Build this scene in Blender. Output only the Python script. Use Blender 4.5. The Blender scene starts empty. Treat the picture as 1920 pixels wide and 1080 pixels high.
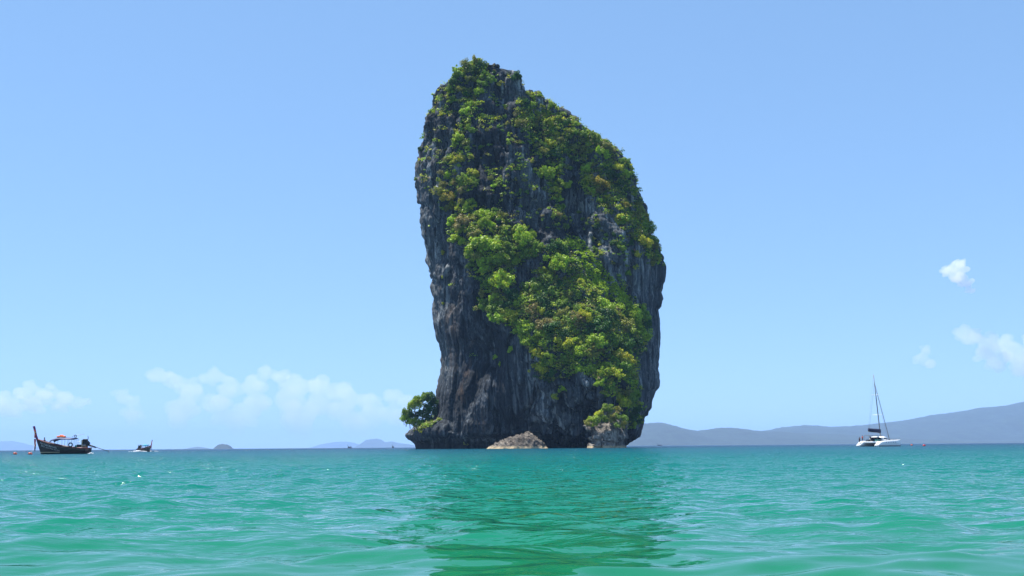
import bpy, bmesh, math, random
import numpy as np
from mathutils import Vector, Matrix, Quaternion, kdtree
random.seed(7)
RNG = np.random.default_rng(7)
PI = math.pi
SC = bpy.context.scene
COL = SC.collection

# ------------------------------------------------------------------ camera
F = 2000.0                      # focal length in pixels of a 1920 px wide frame
CAM_H = 0.75                    # the photographer stands in the shallows
PITCH = math.atan(297.25 / F)
ROLL = math.radians(-0.43)
CAM_ROT = Matrix.Rotation(PI / 2 + PITCH, 3, 'X') @ Matrix.Rotation(ROLL, 3, 'Z')
cam_data = bpy.data.cameras.new('camera')
cam_data.sensor_width = 36.0
cam_data.lens = F / 1920 * 36.0
cam_data.clip_start = 0.1
cam_data.clip_end = 150000.0
cam = bpy.data.objects.new('camera', cam_data)
cam.matrix_world = Matrix.Translation((0, 0, CAM_H)) @ CAM_ROT.to_4x4()
COL.objects.link(cam)
SC.camera = cam

# ------------------------------------------------------------------ sky, sun, exposure
SUN_EL = math.radians(71)
SUN_AZ = math.radians(-64)      # clockwise from +Y: ahead and to the left
world = bpy.data.worlds.new('World')
SC.world = world
world.use_nodes = True
wn = world.node_tree
wn.nodes.clear()
w_out = wn.nodes.new('ShaderNodeOutputWorld')
w_bg = wn.nodes.new('ShaderNodeBackground')
w_sky = wn.nodes.new('ShaderNodeTexSky')
w_sky.sky_type = 'NISHITA'
w_sky.sun_disc = False
w_sky.sun_elevation = SUN_EL
w_sky.sun_rotation = SUN_AZ
w_sky.altitude = 2500
w_sky.air_density = 1.0
w_sky.dust_density = 0.2
w_sky.ozone_density = 1.2
w_bg.inputs['Strength'].default_value = 0.105
w_tint = wn.nodes.new('ShaderNodeMix'); w_tint.data_type = 'RGBA'; w_tint.blend_type = 'MULTIPLY'; w_tint.inputs[0].default_value = 1.0
w_tint.inputs[7].default_value = (1.21, 1.78, 2.45, 1)
w_gam = wn.nodes.new('ShaderNodeGamma'); w_gam.inputs[1].default_value = 0.45   # humid tropical air evens the sky out
wn.links.new(w_sky.outputs[0], w_gam.inputs[0])
wn.links.new(w_gam.outputs[0], w_tint.inputs[6])
wn.links.new(w_tint.outputs[2], w_bg.inputs['Color'])
wn.links.new(w_bg.outputs[0], w_out.inputs['Surface'])

sun_data = bpy.data.lights.new('sun', 'SUN')
sun_data.energy = 5.0
sun_data.angle = math.radians(0.53)
sun_data.color = (1.0, 0.955, 0.88)
sun = bpy.data.objects.new('sun', sun_data)
SUN_DIR = Vector((math.sin(SUN_AZ) * math.cos(SUN_EL), math.cos(SUN_AZ) * math.cos(SUN_EL), math.sin(SUN_EL)))
sun.rotation_euler = SUN_DIR.to_track_quat('Z', 'Y').to_euler()
sun.location = (0, 0, 400)
COL.objects.link(sun)

SC.view_settings.view_transform = 'Standard'
SC.view_settings.look = 'None'
SC.view_settings.gamma = 1.0
SC.view_settings.use_curve_mapping = False
SC.view_settings.exposure = 0.9
SC.render.engine = 'CYCLES'
SC.cycles.use_denoising = True
SC.cycles.max_bounces = 8
SC.cycles.diffuse_bounces = 2
SC.cycles.glossy_bounces = 3
SC.cycles.transmission_bounces = 3
SC.cycles.volume_bounces = 5
SC.cycles.transparent_max_bounces = 6
SC.cycles.sample_clamp_indirect = 4.0

# ------------------------------------------------------------------ helpers
MROT = np.array(CAM_ROT)


def ray(px, py):
    """world directions of photo pixels (1920x1080)"""
    px = np.asarray(px, float); py = np.asarray(py, float)
    d = np.stack([(px - 960) / F, (540 - py) / F, -np.ones_like(px + py)], -1)
    return d @ MROT.T


def at(px, py, Y):
    """point at distance Y seen at a photo pixel"""
    d = ray(px, py)
    t = np.asarray(Y) / d[..., 1]
    p = d * t[..., None]
    p[..., 2] += CAM_H
    return p


def to_px(P):
    q = (P - np.array([0, 0, CAM_H])) @ MROT
    return 960 + F * q[..., 0] / -q[..., 2], 540 - F * q[..., 1] / -q[..., 2]


def smooth(a, b, x):
    t = np.clip((x - a) / (b - a), 0, 1)
    return t * t * (3 - 2 * t)


_perm = RNG.permutation(256)
_perm = np.concatenate([_perm, _perm, _perm])
_grad = RNG.normal(size=(256, 3)); _grad /= np.linalg.norm(_grad, axis=1)[:, None]


def perlin(x, y, z):
    x, y, z = np.broadcast_arrays(np.asarray(x, float), np.asarray(y, float), np.asarray(z, float))
    xi = np.floor(x).astype(np.int64); yi = np.floor(y).astype(np.int64); zi = np.floor(z).astype(np.int64)
    xf, yf, zf = x - xi, y - yi, z - zi
    u, v, w = (t * t * t * (t * (t * 6 - 15) + 10) for t in (xf, yf, zf))
    xi &= 255; yi &= 255; zi &= 255
    out = 0.0
    for dx in (0, 1):
        for dy in (0, 1):
            for dz in (0, 1):
                h = _perm[_perm[_perm[(xi + dx) & 255] + ((yi + dy) & 255)] + ((zi + dz) & 255)]
                g = _grad[h]
                d = g[..., 0] * (xf - dx) + g[..., 1] * (yf - dy) + g[..., 2] * (zf - dz)
                out = out + d * (u if dx else 1 - u) * (v if dy else 1 - v) * (w if dz else 1 - w)
    return out * 1.6


def fbm(x, y, z, octaves=4, ridged=False):
    s = 0.0; a = 1.0; n = 0.0
    for i in range(octaves):
        p = perlin(x * 2 ** i + 17.3 * i, y * 2 ** i - 9.1 * i, z * 2 ** i + 4.7 * i)
        s = s + a * ((1 - 2 * np.abs(p)) if ridged else p)
        n += a; a *= 0.52
    return s / n


def mesh_arrays(name, verts, faces, mats=None, smooth_shade=False, face_mat=None):
    """verts (n,3); faces (m,4) or (m,3) index array"""
    me = bpy.data.meshes.new(name)
    verts = np.ascontiguousarray(verts, dtype=np.float32)
    faces = np.ascontiguousarray(faces, dtype=np.int32)
    k = faces.shape[1]
    me.vertices.add(len(verts)); me.vertices.foreach_set('co', verts.ravel())
    me.loops.add(faces.size); me.loops.foreach_set('vertex_index', faces.ravel())
    me.polygons.add(len(faces))
    me.polygons.foreach_set('loop_start', np.arange(0, faces.size, k, dtype=np.int32))
    if smooth_shade:
        me.polygons.foreach_set('use_smooth', np.ones(len(faces), dtype=bool))
    for m in (mats or []):
        me.materials.append(m)
    if face_mat is not None:
        me.polygons.foreach_set('material_index', np.ascontiguousarray(face_mat, dtype=np.int32))
    me.update(calc_edges=True)
    me.validate()
    return me


def grid_faces(nr, nc, wrap=False):
    c = nc if wrap else nc - 1
    i = np.arange(nr - 1)[:, None] * nc
    j = np.arange(c)[None, :]
    j2 = (j + 1) % nc
    return np.stack([i + j, i + j2, i + nc + j2, i + nc + j], -1).reshape(-1, 4)


def link(name, data, parent=None, loc=(0, 0, 0)):
    o = bpy.data.objects.new(name, data)
    COL.objects.link(o)
    o.location = loc
    if parent is not None:
        o.parent = parent
    return o


def tag(o, label=None, cat=None, group=None, kind=None):
    if label: o['label'] = label
    if cat: o['category'] = cat
    if group: o['group'] = group
    if kind: o['kind'] = kind
    return o


# ------------------------------------------------------------------ materials
def new_mat(name):
    m = bpy.data.materials.new(name)
    m.use_nodes = True
    nt = m.node_tree
    return m, nt, nt.nodes['Principled BSDF'], nt.nodes['Material Output']


def node(nt, typ, **kw):
    n = nt.nodes.new(typ)
    for k, v in kw.items():
        if hasattr(n, k) and k not in ('Scale',):
            setattr(n, k, v)
        else:
            n.inputs[k].default_value = v
    return n


def ramp(nt, stops, fac=None):
    r = nt.nodes.new('ShaderNodeValToRGB')
    el = r.color_ramp.elements
    while len(el) < len(stops): el.new(0.5)
    for e, (p, c) in zip(el, stops):
        e.position = p
        e.color = (c[0], c[1], c[2], 1) if not isinstance(c, (int, float)) else (c, c, c, 1)
    if fac is not None: nt.links.new(fac, r.inputs[0])
    return r


def mix(nt, mode, fac, a, b):
    m = nt.nodes.new('ShaderNodeMix'); m.data_type = 'RGBA'; m.blend_type = mode
    for s, v in ((m.inputs[0], fac), (m.inputs[6], a), (m.inputs[7], b)):
        if isinstance(v, bpy.types.NodeSocket): nt.links.new(v, s)
        elif isinstance(v, (int, float)): s.default_value = v
        else: s.default_value = (*v, 1)
    return m.outputs[2]


def noise(nt, vec, scale, detail=4, rough=0.55, stretch=None):
    if stretch is not None:
        mp = nt.nodes.new('ShaderNodeMapping'); mp.inputs['Scale'].default_value = stretch
        nt.links.new(vec, mp.inputs[0]); vec = mp.outputs[0]
    n = node(nt, 'ShaderNodeTexNoise', Scale=scale, Detail=detail, Roughness=rough)
    nt.links.new(vec, n.inputs['Vector'])
    return n.outputs[0]


def plain(name, color, rough=0.6, metal=0.0, vary=0.18, scale=3.0):
    """paint / wood / cloth with a little uneven wear"""
    m, nt, b, _ = new_mat(name)
    tc = nt.nodes.new('ShaderNodeTexCoord')
    n = noise(nt, tc.outputs['Object'], scale, 5)
    r = ramp(nt, [(0.3, [c * (1 - vary) for c in color]), (0.7, [min(1, c * (1 + vary)) for c in color])], n)
    nt.links.new(r.outputs[0], b.inputs['Base Color'])
    b.inputs['Roughness'].default_value = rough
    b.inputs['Metallic'].default_value = metal
    return m


def rock_material(name, dark, mid, light, wet=True, tilt=0.0, pale_line=False, contrast=1.0):
    m, nt, b, _ = new_mat(name)
    geo = nt.nodes.new('ShaderNodeNewGeometry')
    pos = geo.outputs['Position']
    if tilt:
        mp = nt.nodes.new('ShaderNodeMapping'); mp.inputs['Rotation'].default_value = (0, tilt, 0)
        nt.links.new(pos, mp.inputs[0]); pos = mp.outputs[0]
    streak = noise(nt, pos, 0.55, 6, 0.62, (1, 1, 0.12))
    patch = noise(nt, pos, 0.075, 5, 0.6, (1, 1, 0.55))
    fine = noise(nt, pos, 2.4, 6, 0.7, (1, 1, 0.4))
    a = mix(nt, 'MIX', 0.45, streak, patch)
    a = mix(nt, 'MIX', 0.3, a, fine)
    r = ramp(nt, [(0.38, dark), (0.48, mid), (0.54, [x * 1.5 for x in mid]), (0.63, light)], a)
    col = r.outputs[0]
    # pale lime streaks running down
    pal_n = noise(nt, pos, 0.42, 4, 0.55, (1, 1, 0.05))
    pal_ = ramp(nt, [(0.55, 0.0), (0.68, 0.6)], pal_n)
    col = mix(nt, 'MIX', pal_.outputs[0], col, light)
    # broad zones of blackened and of fresher, paler stone
    zone_n = noise(nt, pos, 0.035, 4, 0.55, (1, 1, 0.6))
    zone_ = ramp(nt, [(0.38, (0.42, 0.44, 0.48)), (0.5, (1.0, 1.0, 1.0)), (0.62, (1.9, 1.85, 1.75))], zone_n)
    col = mix(nt, 'MULTIPLY', 1.0, col, zone_.outputs[0])
    # rusty weathering where iron seeps out
    rust_n = noise(nt, pos, 0.11, 4, 0.6, (1, 1, 0.35))
    rust = ramp(nt, [(0.61, 0.0), (0.72, 0.3)], rust_n)
    col = mix(nt, 'MIX', rust.outputs[0], col, (0.19, 0.105, 0.055))
    # black water streaks
    blk_n = noise(nt, pos, 0.9, 3, 0.5, (1, 1, 0.045))
    blk = ramp(nt, [(0.54, 0.0), (0.63, 0.8)], blk_n)
    col = mix(nt, 'MIX', blk.outputs[0], col, [x * 0.6 for x in dark])
    if wet:
        sep = nt.nodes.new('ShaderNodeSeparateXYZ'); nt.links.new(geo.outputs['Position'], sep.inputs[0])
        wob = node(nt, 'ShaderNodeMath', operation='MULTIPLY_ADD')
        nt.links.new(fine, wob.inputs[0]); wob.inputs[1].default_value = 1.6
        nt.links.new(sep.outputs[2], wob.inputs[2])
        if pale_line:
            w = ramp(nt, [(0.0, 1.0), (0.16, 1.0), (0.22, 0.0)], None)
            wcol = (0.46, 0.36, 0.22)
        else:
            w = ramp(nt, [(0.0, 0.85), (0.35, 0.8), (0.62, 0.0)], None)
            wcol = (0.012, 0.012, 0.012)
        dv = node(nt, 'ShaderNodeMath', operation='DIVIDE'); nt.links.new(wob.outputs[0], dv.inputs[0]); dv.inputs[1].default_value = 8.0
        nt.links.new(dv.outputs[0], w.inputs[0])
        col = mix(nt, 'MIX', w.outputs[0], col, wcol)
    nt.links.new(col, b.inputs['Base Color'])
    b.inputs['Roughness'].default_value = 0.9
    b.inputs['Specular IOR Level'].default_value = 0.25
    bn = noise(nt, pos, 1.3, 8, 0.7, (1, 1, 0.35))
    bp = node(nt, 'ShaderNodeBump', Strength=1.0, Distance=0.9)
    nt.links.new(bn, bp.inputs['Height']); nt.links.new(bp.outputs[0], b.inputs['Normal'])
    return m


def leaf_material(name, use_attr):
    m, nt, b, out = new_mat(name)
    if use_attr:
        at_ = nt.nodes.new('ShaderNodeAttribute'); at_.attribute_name = 'tint'
        base = at_.outputs['Color']
    else:
        oi = nt.nodes.new('ShaderNodeObjectInfo')
        at_ = nt.nodes.new('ShaderNodeAttribute'); at_.attribute_name = 'tint'
        base = mix(nt, 'MULTIPLY', 1.0, oi.outputs['Color'], at_.outputs['Color'])
    nt.links.new(base, b.inputs['Base Color'])
    b.inputs['Roughness'].default_value = 0.55
    b.inputs['Specular IOR Level'].default_value = 0.3
    tr = nt.nodes.new('ShaderNodeBsdfTranslucent')
    tcol = mix(nt, 'MULTIPLY', 1.0, base, (1.25, 1.35, 0.5))
    nt.links.new(tcol, tr.inputs['Color'])
    ms = nt.nodes.new('ShaderNodeMixShader'); ms.inputs[0].default_value = 0.28
    nt.links.new(b.outputs[0], ms.inputs[1]); nt.links.new(tr.outputs[0], ms.inputs[2])
    nt.links.new(ms.outputs[0], out.inputs['Surface'])
    return m


M_ROCK = rock_material('limestone', (0.007, 0.009, 0.0115), (0.038, 0.045, 0.052), (0.27, 0.29, 0.30))
M_BOULDER = rock_material('boulder_stone', (0.028, 0.024, 0.02), (0.12, 0.102, 0.085), (0.36, 0.32, 0.26), pale_line=True, tilt=0.9)
M_ISLET = rock_material('islet_stone', (0.02, 0.019, 0.018), (0.13, 0.118, 0.105), (0.42, 0.39, 0.34), pale_line=True)
M_LEAF = leaf_material('foliage', False)
M_SCRUB = leaf_material('scrub_foliage', True)
M_BARK = plain('bark', (0.13, 0.105, 0.08), 0.9, vary=0.4)

# ------------------------------------------------------------------ sea
def build_sea():
    half = math.radians(34)
    nd = 880
    az = np.linspace(-half, half, nd)
    rest = np.linspace(half, 2 * PI - half, 58)[1:-1]
    az = np.concatenate([az, rest])
    r1 = 2.2 * 1.0046 ** np.arange(0, int(math.log(110 / 2.2) / math.log(1.0046)) + 1)
    r2 = [r1[-1]]; g = 1.0046
    while r2[-1] < 30000:
        g = min(g * 1.02, 1.09); r2.append(r2[-1] * g)
    r = np.concatenate([[0.02], np.linspace(0.3, 2.1, 10), r1, np.array(r2[1:])])
    A, R = np.meshgrid(az, r)
    X = R * np.sin(A); Y = R * np.cos(A)
    dens = np.abs(A) <= half + 1e-6
    dr = np.gradient(r)[:, None] * np.ones_like(A)
    da = R * np.where(dens, 2 * half / (nd - 1), 0.09)
    space = np.maximum(dr, da)
    rng = np.random.default_rng(11)
    dX = np.zeros_like(X); dY = np.zeros_like(X); Z = np.zeros_like(X)
    comps = []
    for lam0, n, slope, spread in ((9.0, 4, 0.010, 18), (5.0, 6, 0.014, 26), (2.6, 8, 0.045, 34), (1.4, 13, 0.085, 40), (0.85, 17, 0.105, 44), (0.5, 18, 0.075, 48), (0.3, 16, 0.042, 58), (0.19, 10, 0.012, 70)):
        for _ in range(n):
            lam = lam0 * math.exp(rng.normal(0, 0.2))
            th = math.radians(rng.normal(12, spread))
            comps.append((lam, th, slope / math.sqrt(n), rng.uniform(0, 2 * PI)))
    # slow patchiness of the chop (gusts)
    gust = 0.75 + 0.5 * fbm(X / 14.0, Y / 22.0, 0 * X + 3.3, 2)
    for lam, th, s, ph in comps:
        k = 2 * PI / lam
        w = smooth(2.2, 4.5, lam / space)
        if lam < 3: w = w * gust
        a = s / k * 1.414
        q = k * (X * math.sin(th) - Y * math.cos(th)) + ph
        Z += w * a * np.cos(q)
        sharp = 0.5
        dX -= w * a * sharp * math.sin(th) * np.sin(q)
        dY += w * a * sharp * math.cos(th) * np.sin(q)
    far = 1 - smooth(6000, 12000, R)
    V = np.stack([X + dX * far, Y + dY * far, Z * far], -1).reshape(-1, 3)
    faces = grid_faces(len(r), len(az), wrap=True)
    m, nt, b, out = new_mat('sea_water')
    geo = nt.nodes.new('ShaderNodeNewGeometry')
    sep = nt.nodes.new('ShaderNodeSeparateXYZ'); nt.links.new(geo.outputs['Position'], sep.inputs[0])
    lg = node(nt, 'ShaderNodeMath', operation='LOGARITHM'); nt.links.new(sep.outputs[1], lg.inputs[0]); lg.inputs[1].default_value = 10
    sandn = noise(nt, geo.outputs['Position'], 0.06, 3, 0.5, (1, 0.5, 1))
    ad = node(nt, 'ShaderNodeMath', operation='MULTIPLY_ADD'); nt.links.new(sandn, ad.inputs[0]); ad.inputs[1].default_value = 0.5
    nt.links.new(lg.outputs[0], ad.inputs[2])
    mr = node(nt, 'ShaderNodeMapRange'); nt.links.new(ad.outputs[0], mr.inputs[0])
    mr.inputs[1].default_value = 0.75; mr.inputs[2].default_value = 3.25
    # water over pale sand near the beach, deepening towards the rock
    r_ = ramp(nt, [(0.0, (0.008, 0.13, 0.04)), (0.2, (0.003, 0.135, 0.078)), (0.42, (0.002, 0.112, 0.098)), (0.7, (0.001, 0.062, 0.09)), (1.0, (0.001, 0.02, 0.056))], mr.outputs[0])
    dif = nt.nodes.new('ShaderNodeBsdfDiffuse'); gls = nt.nodes.new('ShaderNodeBsdfGlossy'); fre = node(nt, 'ShaderNodeFresnel', IOR=1.333)
    nt.links.new(r_.outputs[0], dif.inputs['Color'])
    rgh = node(nt, 'ShaderNodeMapRange'); nt.links.new(lg.outputs[0], rgh.inputs[0])
    rgh.inputs[1].default_value = 1.1; rgh.inputs[2].default_value = 2.2; rgh.inputs[3].default_value = 0.025; rgh.inputs[4].default_value = 0.12
    nt.links.new(rgh.outputs[0], gls.inputs['Roughness'])
    spl = node(nt, 'ShaderNodeMapRange'); nt.links.new(lg.outputs[0], spl.inputs[0])
    spl.inputs[1].default_value = 0.9; spl.inputs[2].default_value = 2.0; spl.inputs[3].default_value = 1.0; spl.inputs[4].default_value = 0.75
    n1 = noise(nt, geo.outputs['Position'], 2.2, 3, 0.5, (1, 1.5, 1))
    n2 = noise(nt, geo.outputs['Position'], 0.45, 3, 0.5, (1, 1.6, 1))
    s2 = node(nt, 'ShaderNodeMath', operation='MULTIPLY'); nt.links.new(n2, s2.inputs[0])
    # the modelled waves thin out with distance: ripples take over there
    fadef = node(nt, 'ShaderNodeMapRange'); nt.links.new(lg.outputs[0], fadef.inputs[0])
    fadef.inputs[1].default_value = 1.3; fadef.inputs[2].default_value = 2.4; fadef.inputs[3].default_value = 0.0; fadef.inputs[4].default_value = 1.6
    nt.links.new(fadef.outputs[0], s2.inputs[1])
    sm = node(nt, 'ShaderNodeMath', operation='MULTIPLY_ADD'); nt.links.new(n1, sm.inputs[0])
    fade1 = node(nt, 'ShaderNodeMapRange'); nt.links.new(lg.outputs[0], fade1.inputs[0])
    fade1.inputs[1].default_value = 0.8; fade1.inputs[2].default_value = 1.8; fade1.inputs[3].default_value = 0.01; fade1.inputs[4].default_value = 1.0
    nt.links.new(fade1.outputs[0], sm.inputs[1])
    nt.links.new(s2.outputs[0], sm.inputs[2])
    n3 = noise(nt, geo.outputs['Position'], 0.11, 3, 0.6, (1, 0.7, 1))
    f3 = node(nt, 'ShaderNodeMapRange'); nt.links.new(lg.outputs[0], f3.inputs[0])
    f3.inputs[1].default_value = 1.35; f3.inputs[2].default_value = 2.0; f3.inputs[3].default_value = 0.0; f3.inputs[4].default_value = 6.0
    s3 = node(nt, 'ShaderNodeMath', operation='MULTIPLY_ADD'); nt.links.new(n3, s3.inputs[0]); nt.links.new(f3.outputs[0], s3.inputs[1]); nt.links.new(sm.outputs[0], s3.inputs[2])
    sm = s3
    bp = node(nt, 'ShaderNodeBump', Strength=1.0, Distance=0.3)
    nt.links.new(sm.outputs[0], bp.inputs['Height'])
    for sh_ in (gls, fre): nt.links.new(bp.outputs[0], sh_.inputs['Normal'])
    # far off one mostly sees the wave faces that lean this way, which mirror less
    pol = node(nt, 'ShaderNodeMath', operation='MULTIPLY'); nt.links.new(fre.outputs[0], pol.inputs[0]); nt.links.new(spl.outputs[0], pol.inputs[1])
    msw = nt.nodes.new('ShaderNodeMixShader'); nt.links.new(pol.outputs[0], msw.inputs[0])
    nt.links.new(dif.outputs[0], msw.inputs[1]); nt.links.new(gls.outputs[0], msw.inputs[2]); nt.links.new(msw.outputs[0], out.inputs['Surface'])
    nt.nodes.remove(b)
    o = link('sea', mesh_arrays('sea', V, faces, [m], True))
    tag(o, 'turquoise sea with small glassy waves', None, None, 'structure')
    return o


build_sea()

# ------------------------------------------------------------------ the limestone rock island
YR = 450.0      # distance of its widest plane


def catcurve(pts):
    p = np.array(pts, float)
    return lambda y: np.interp(y, p[:, 1], p[:, 0])


def stack(name, left, right, depth_fn, back, rows, Y0, mat, col_step, amp, seed, py_bottom, sheer_fn=None):
    """a rock as rings: left / right outline, depth of the front face, rounded back; displaced along its normals"""
    fl, fr = catcurve(left), catcurve(right)
    py = rows
    L = fl(py); R = fr(py)
    width = (R - L).max()
    nf = int(width / col_step)
    t = np.linspace(0, 1, nf)
    u = -np.cos(t * PI) * 0.35 + (2 * t - 1) * 0.65           # denser towards both edges
    nb = max(24, nf // 6)
    ub = -np.cos(np.linspace(0, 1, nb + 2)[1:-1] * PI)[::-1]
    PX = (L + R)[:, None] / 2 + (R - L)[:, None] / 2 * u[None, :]
    PY = py[:, None] * np.ones_like(PX)
    E = np.sqrt(np.clip(1 - np.abs(u) ** 5, 0, 1))[None, :]
    P = depth_fn(PX, PY) * E
    front = at(PX, PY, Y0 - P)
    PXb = (L + R)[:, None] / 2 + (R - L)[:, None] / 2 * ub[None, :]
    PYb = py[:, None] * np.ones_like(PXb)
    hb = np.minimum(1.0, (R - L) / width * 1.4)[:, None]
    pb = at(PXb, PYb, np.full_like(PXb, Y0))
    pb[..., 1] += back * hb * np.sqrt(np.clip(1 - ub ** 2, 0, 1))[None, :]
    V = np.concatenate([front, pb], 1)

    def normals(V):
        dr = np.gradient(V, axis=0)
        Vw = np.concatenate([V[:, -1:], V, V[:, :1]], 1)
        dc = (Vw[:, 2:] - Vw[:, :-2]) / 2
        n = np.cross(dr, dc)
        # rows go down, columns go left to right along the front
        n /= np.linalg.norm(n, axis=-1, keepdims=True) + 1e-9
        n[..., 2] = np.clip(n[..., 2], -0.6, 1)
        return n
    n = normals(V)
    c = nf // 2
    if n[len(py) // 2, c, 1] > 0: n = -n
    sgn = 1.0 if normals(V)[len(py) // 2, c, 1] < 0 else -1.0
    # big buttresses and clefts, then flutes, then pitted karst; smaller where the outline would suffer
    edge = np.concatenate([0.42 + 0.58 * np.clip(E[0], 0, 1) ** 1.5, np.ones(nb)])[None, :, None]
    x, y, z = V[..., 0], V[..., 1], V[..., 2]
    wx = 5 * perlin(x / 22, y / 22, z / 30 + seed); wz = 6 * perlin(x / 18 + 9, y / 18, z / 25 + seed)
    big = fbm((x + wx) / 17, y / 17, (z + wz) / 38 + seed, 3) * 4.6
    cleft = -np.clip(fbm((x + wx) / 11 + 3, y / 14, (z + wz) / 60 + seed, 3, True) - 0.55, 0, 1) * 12.0
    ledge = fbm(x / 26, y / 26, (z + wx) / 8.5 + seed, 3) * 2.7
    sf = np.ones_like(x) if sheer_fn is None else np.concatenate([sheer_fn(PX, PY), sheer_fn(PXb, PYb)], 1)
    V = V + n * edge * (amp * (big * (.35 + .65 * sf) + cleft * (.5 + .5 * sf) + ledge * (.2 + .8 * sf)))[..., None]
    n = normals(V) * sgn
    x, y, z = V[..., 0], V[..., 1], V[..., 2]
    flute = fbm((x + 0.8 * wx) / 3.6, y / 3.6, (z + wz) / 14 + seed, 3, True) * (0.35 + 0.9 * smooth(-0.1, 0.4, perlin(x / 19, y / 19, z / 24 + 3 + seed)))
    crag = fbm(x / 5.2 + 7, y / 5.2, z / 6.0 + seed, 4) * 1.9 + np.abs(fbm(x / 8 + 2, y / 8, z / 11 + seed, 3)) * 2.2 - 0.6
    pit = fbm(x / 1.5, y / 1.5, z / 2.3 + seed, 3) * 0.5
    V = V + n * (0.5 + 0.5 * edge) * (amp * (flute * (1.1 - .1 * sf) + crag * (.3 + .7 * sf) + pit))[..., None]
    nr, nc = V.shape[:2]
    verts = V.reshape(-1, 3)
    top = V[0].mean(0); top[2] += 0.4
    verts = np.concatenate([verts, top[None]])
    q = grid_faces(nr, nc, True)
    j = np.arange(nc)
    capf = np.stack([np.full(nc, nr * nc), (j + 1) % nc, j, j], -1)
    tri = np.concatenate([q[:, [0, 1, 2]], q[:, [0, 2, 3]], capf[:, :3]])
    if sgn > 0: tri = tri[:, ::-1]
    me = mesh_arrays(name, verts, tri, [mat], True)
    return me, V, n, nf


COLS = np.array([740, 780, 840, 880, 920, 960, 1000, 1040, 1080, 1120, 1160, 1200, 1245], float)
DROWS = np.array([100, 160, 230, 300, 370, 430, 480, 540, 600, 660, 720, 770, 800, 850], float)
DEPTH = np.array([
    [1, 1, 1, 1, 1, 1, 1, 1, 1, 1, 1, 1, 1],
    [2, 3, 4, 5, 6, 6, 5, 3, 2, 1, 1, 1, 1],
    [5, 6, 9, 12, 14, 13, 10, 6, 4, 3, 2, 2, 2],
    [7, 10, 14, 18, 20, 19, 16, 12, 9, 8, 7, 4, 3],
    [9, 13, 20, 24, 25, 24, 22, 19, 11, 15, 15, 11, 6],
    [10, 15, 23, 30, 31, 30, 28, 26, 15, 20, 22, 18, 10],
    [10, 15, 23, 35, 37, 36, 34, 34, 31, 25, 25, 22, 13],
    [10, 15, 24, 37, 42, 41, 38, 39, 37, 32, 23, 20, 14],
    [10, 15, 26, 34, 43, 46, 46, 47, 46, 44, 38, 24, 14],
    [10, 15, 27, 33, 38, 44, 50, 53, 54, 53, 49, 36, 14],
    [10, 15, 28, 34, 39, 43, 49, 54, 58, 60, 60, 53, 14],
    [10, 17, 29, 35, 40, 43, 45, 48, 53, 59, 62, 56, 13],
    [10, 20, 29, 35, 39, 41, 44, 46, 47, 50, 52, 46, 10],
    [10, 18, 25, 30, 33, 36, 38, 39, 38, 37, 33, 26, 8]], float)


def _depth_table():
    gx = np.arange(730, 1262, 4.0); gy = np.arange(96, 860, 4.0)
    tmp = np.stack([np.interp(gx, COLS, r) for r in DEPTH])
    g = np.stack([np.interp(gy, DROWS, tmp[:, i]) for i in range(len(gx))], 1)
    ker = np.exp(-np.linspace(-2, 2, 9) ** 2); ker /= ker.sum()
    for ax in (0, 1):
        pad = [(4, 4) if a == ax else (0, 0) for a in (0, 1)]
        g = np.apply_along_axis(lambda v: np.convolve(v, ker, 'valid'), ax, np.pad(g, pad, 'edge'))
    return gx, gy, g


GX, GY, GD = _depth_table()


def island_depth(px, py):
    fx = np.clip((px - GX[0]) / 4, 0, len(GX) - 1.001); fy = np.clip((py - GY[0]) / 4, 0, len(GY) - 1.001)
    i = fx.astype(int); j = fy.astype(int); a = fx - i; b = fy - j
    d = GD[j, i] * (1 - a) * (1 - b) + GD[j, i + 1] * a * (1 - b) + GD[j + 1, i] * (1 - a) * b + GD[j + 1, i + 1] * a * b
    # sea notch under the cliff foot
    d = d - 4.5 * smooth(812, 824, py) * smooth(775, 815, px) + 1.5 * smooth(830, 840, py)
    # hollows: the shaded gully high on the right, the alcove low on the left, the cave by the islet
    for cx, cy, sx, sy, dep in ((1072, 395, 16, 60, 9), (905, 660, 30, 45, 7), (1040, 560, 16, 20, 3), (985, 525, 22, 30, 4), (1105, 775, 14, 26, 6), (1125, 455, 22, 26, 5), (850, 800, 16, 30, 3), (935, 790, 12, 30, 3)):
        d = d - dep * np.exp(-((px - cx) / sx) ** 2 - ((py - cy) / sy) ** 2)
    return d


LEFT = [(886, 116), (872, 126), (850, 140), (834, 154), (816, 170), (806, 200), (802, 235), (798, 260), (791, 285), (786, 310), (781, 340), (780, 368), (785, 378), (792, 386), (791, 400), (793, 430), (797, 460), (800, 500), (804, 518), (809, 530), (811, 560), (810, 590), (811, 605), (816, 630), (823, 648), (827, 660), (828, 688), (823, 710), (819, 735), (817, 770), (812, 788), (790, 797), (768, 806), (760, 815), (764, 824), (778, 832), (780, 836), (781, 850)]
RIGHT = [(896, 116), (912, 124), (926, 121), (948, 123), (962, 129), (974, 136), (984, 150), (990, 164), (1006, 169), (1020, 176), (1033, 190), (1050, 205), (1075, 222), (1098, 238), (1120, 252), (1145, 266), (1165, 285), (1181, 305), (1190, 330), (1194, 350), (1204, 375), (1214, 400), (1222, 430), (1234, 455), (1242, 475), (1247, 500), (1245, 525), (1239, 545), (1243, 560), (1240, 574), (1235, 580), (1238, 610), (1238, 640), (1236, 665), (1232, 690), (1236, 700), (1235, 724), (1228, 733), (1224, 750), (1221, 764), (1214, 773), (1207, 779), (1204, 800), (1199, 818), (1186, 828), (1174, 836), (1172, 850)]
RIGHT = sorted(RIGHT, key=lambda p: p[1])
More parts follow.
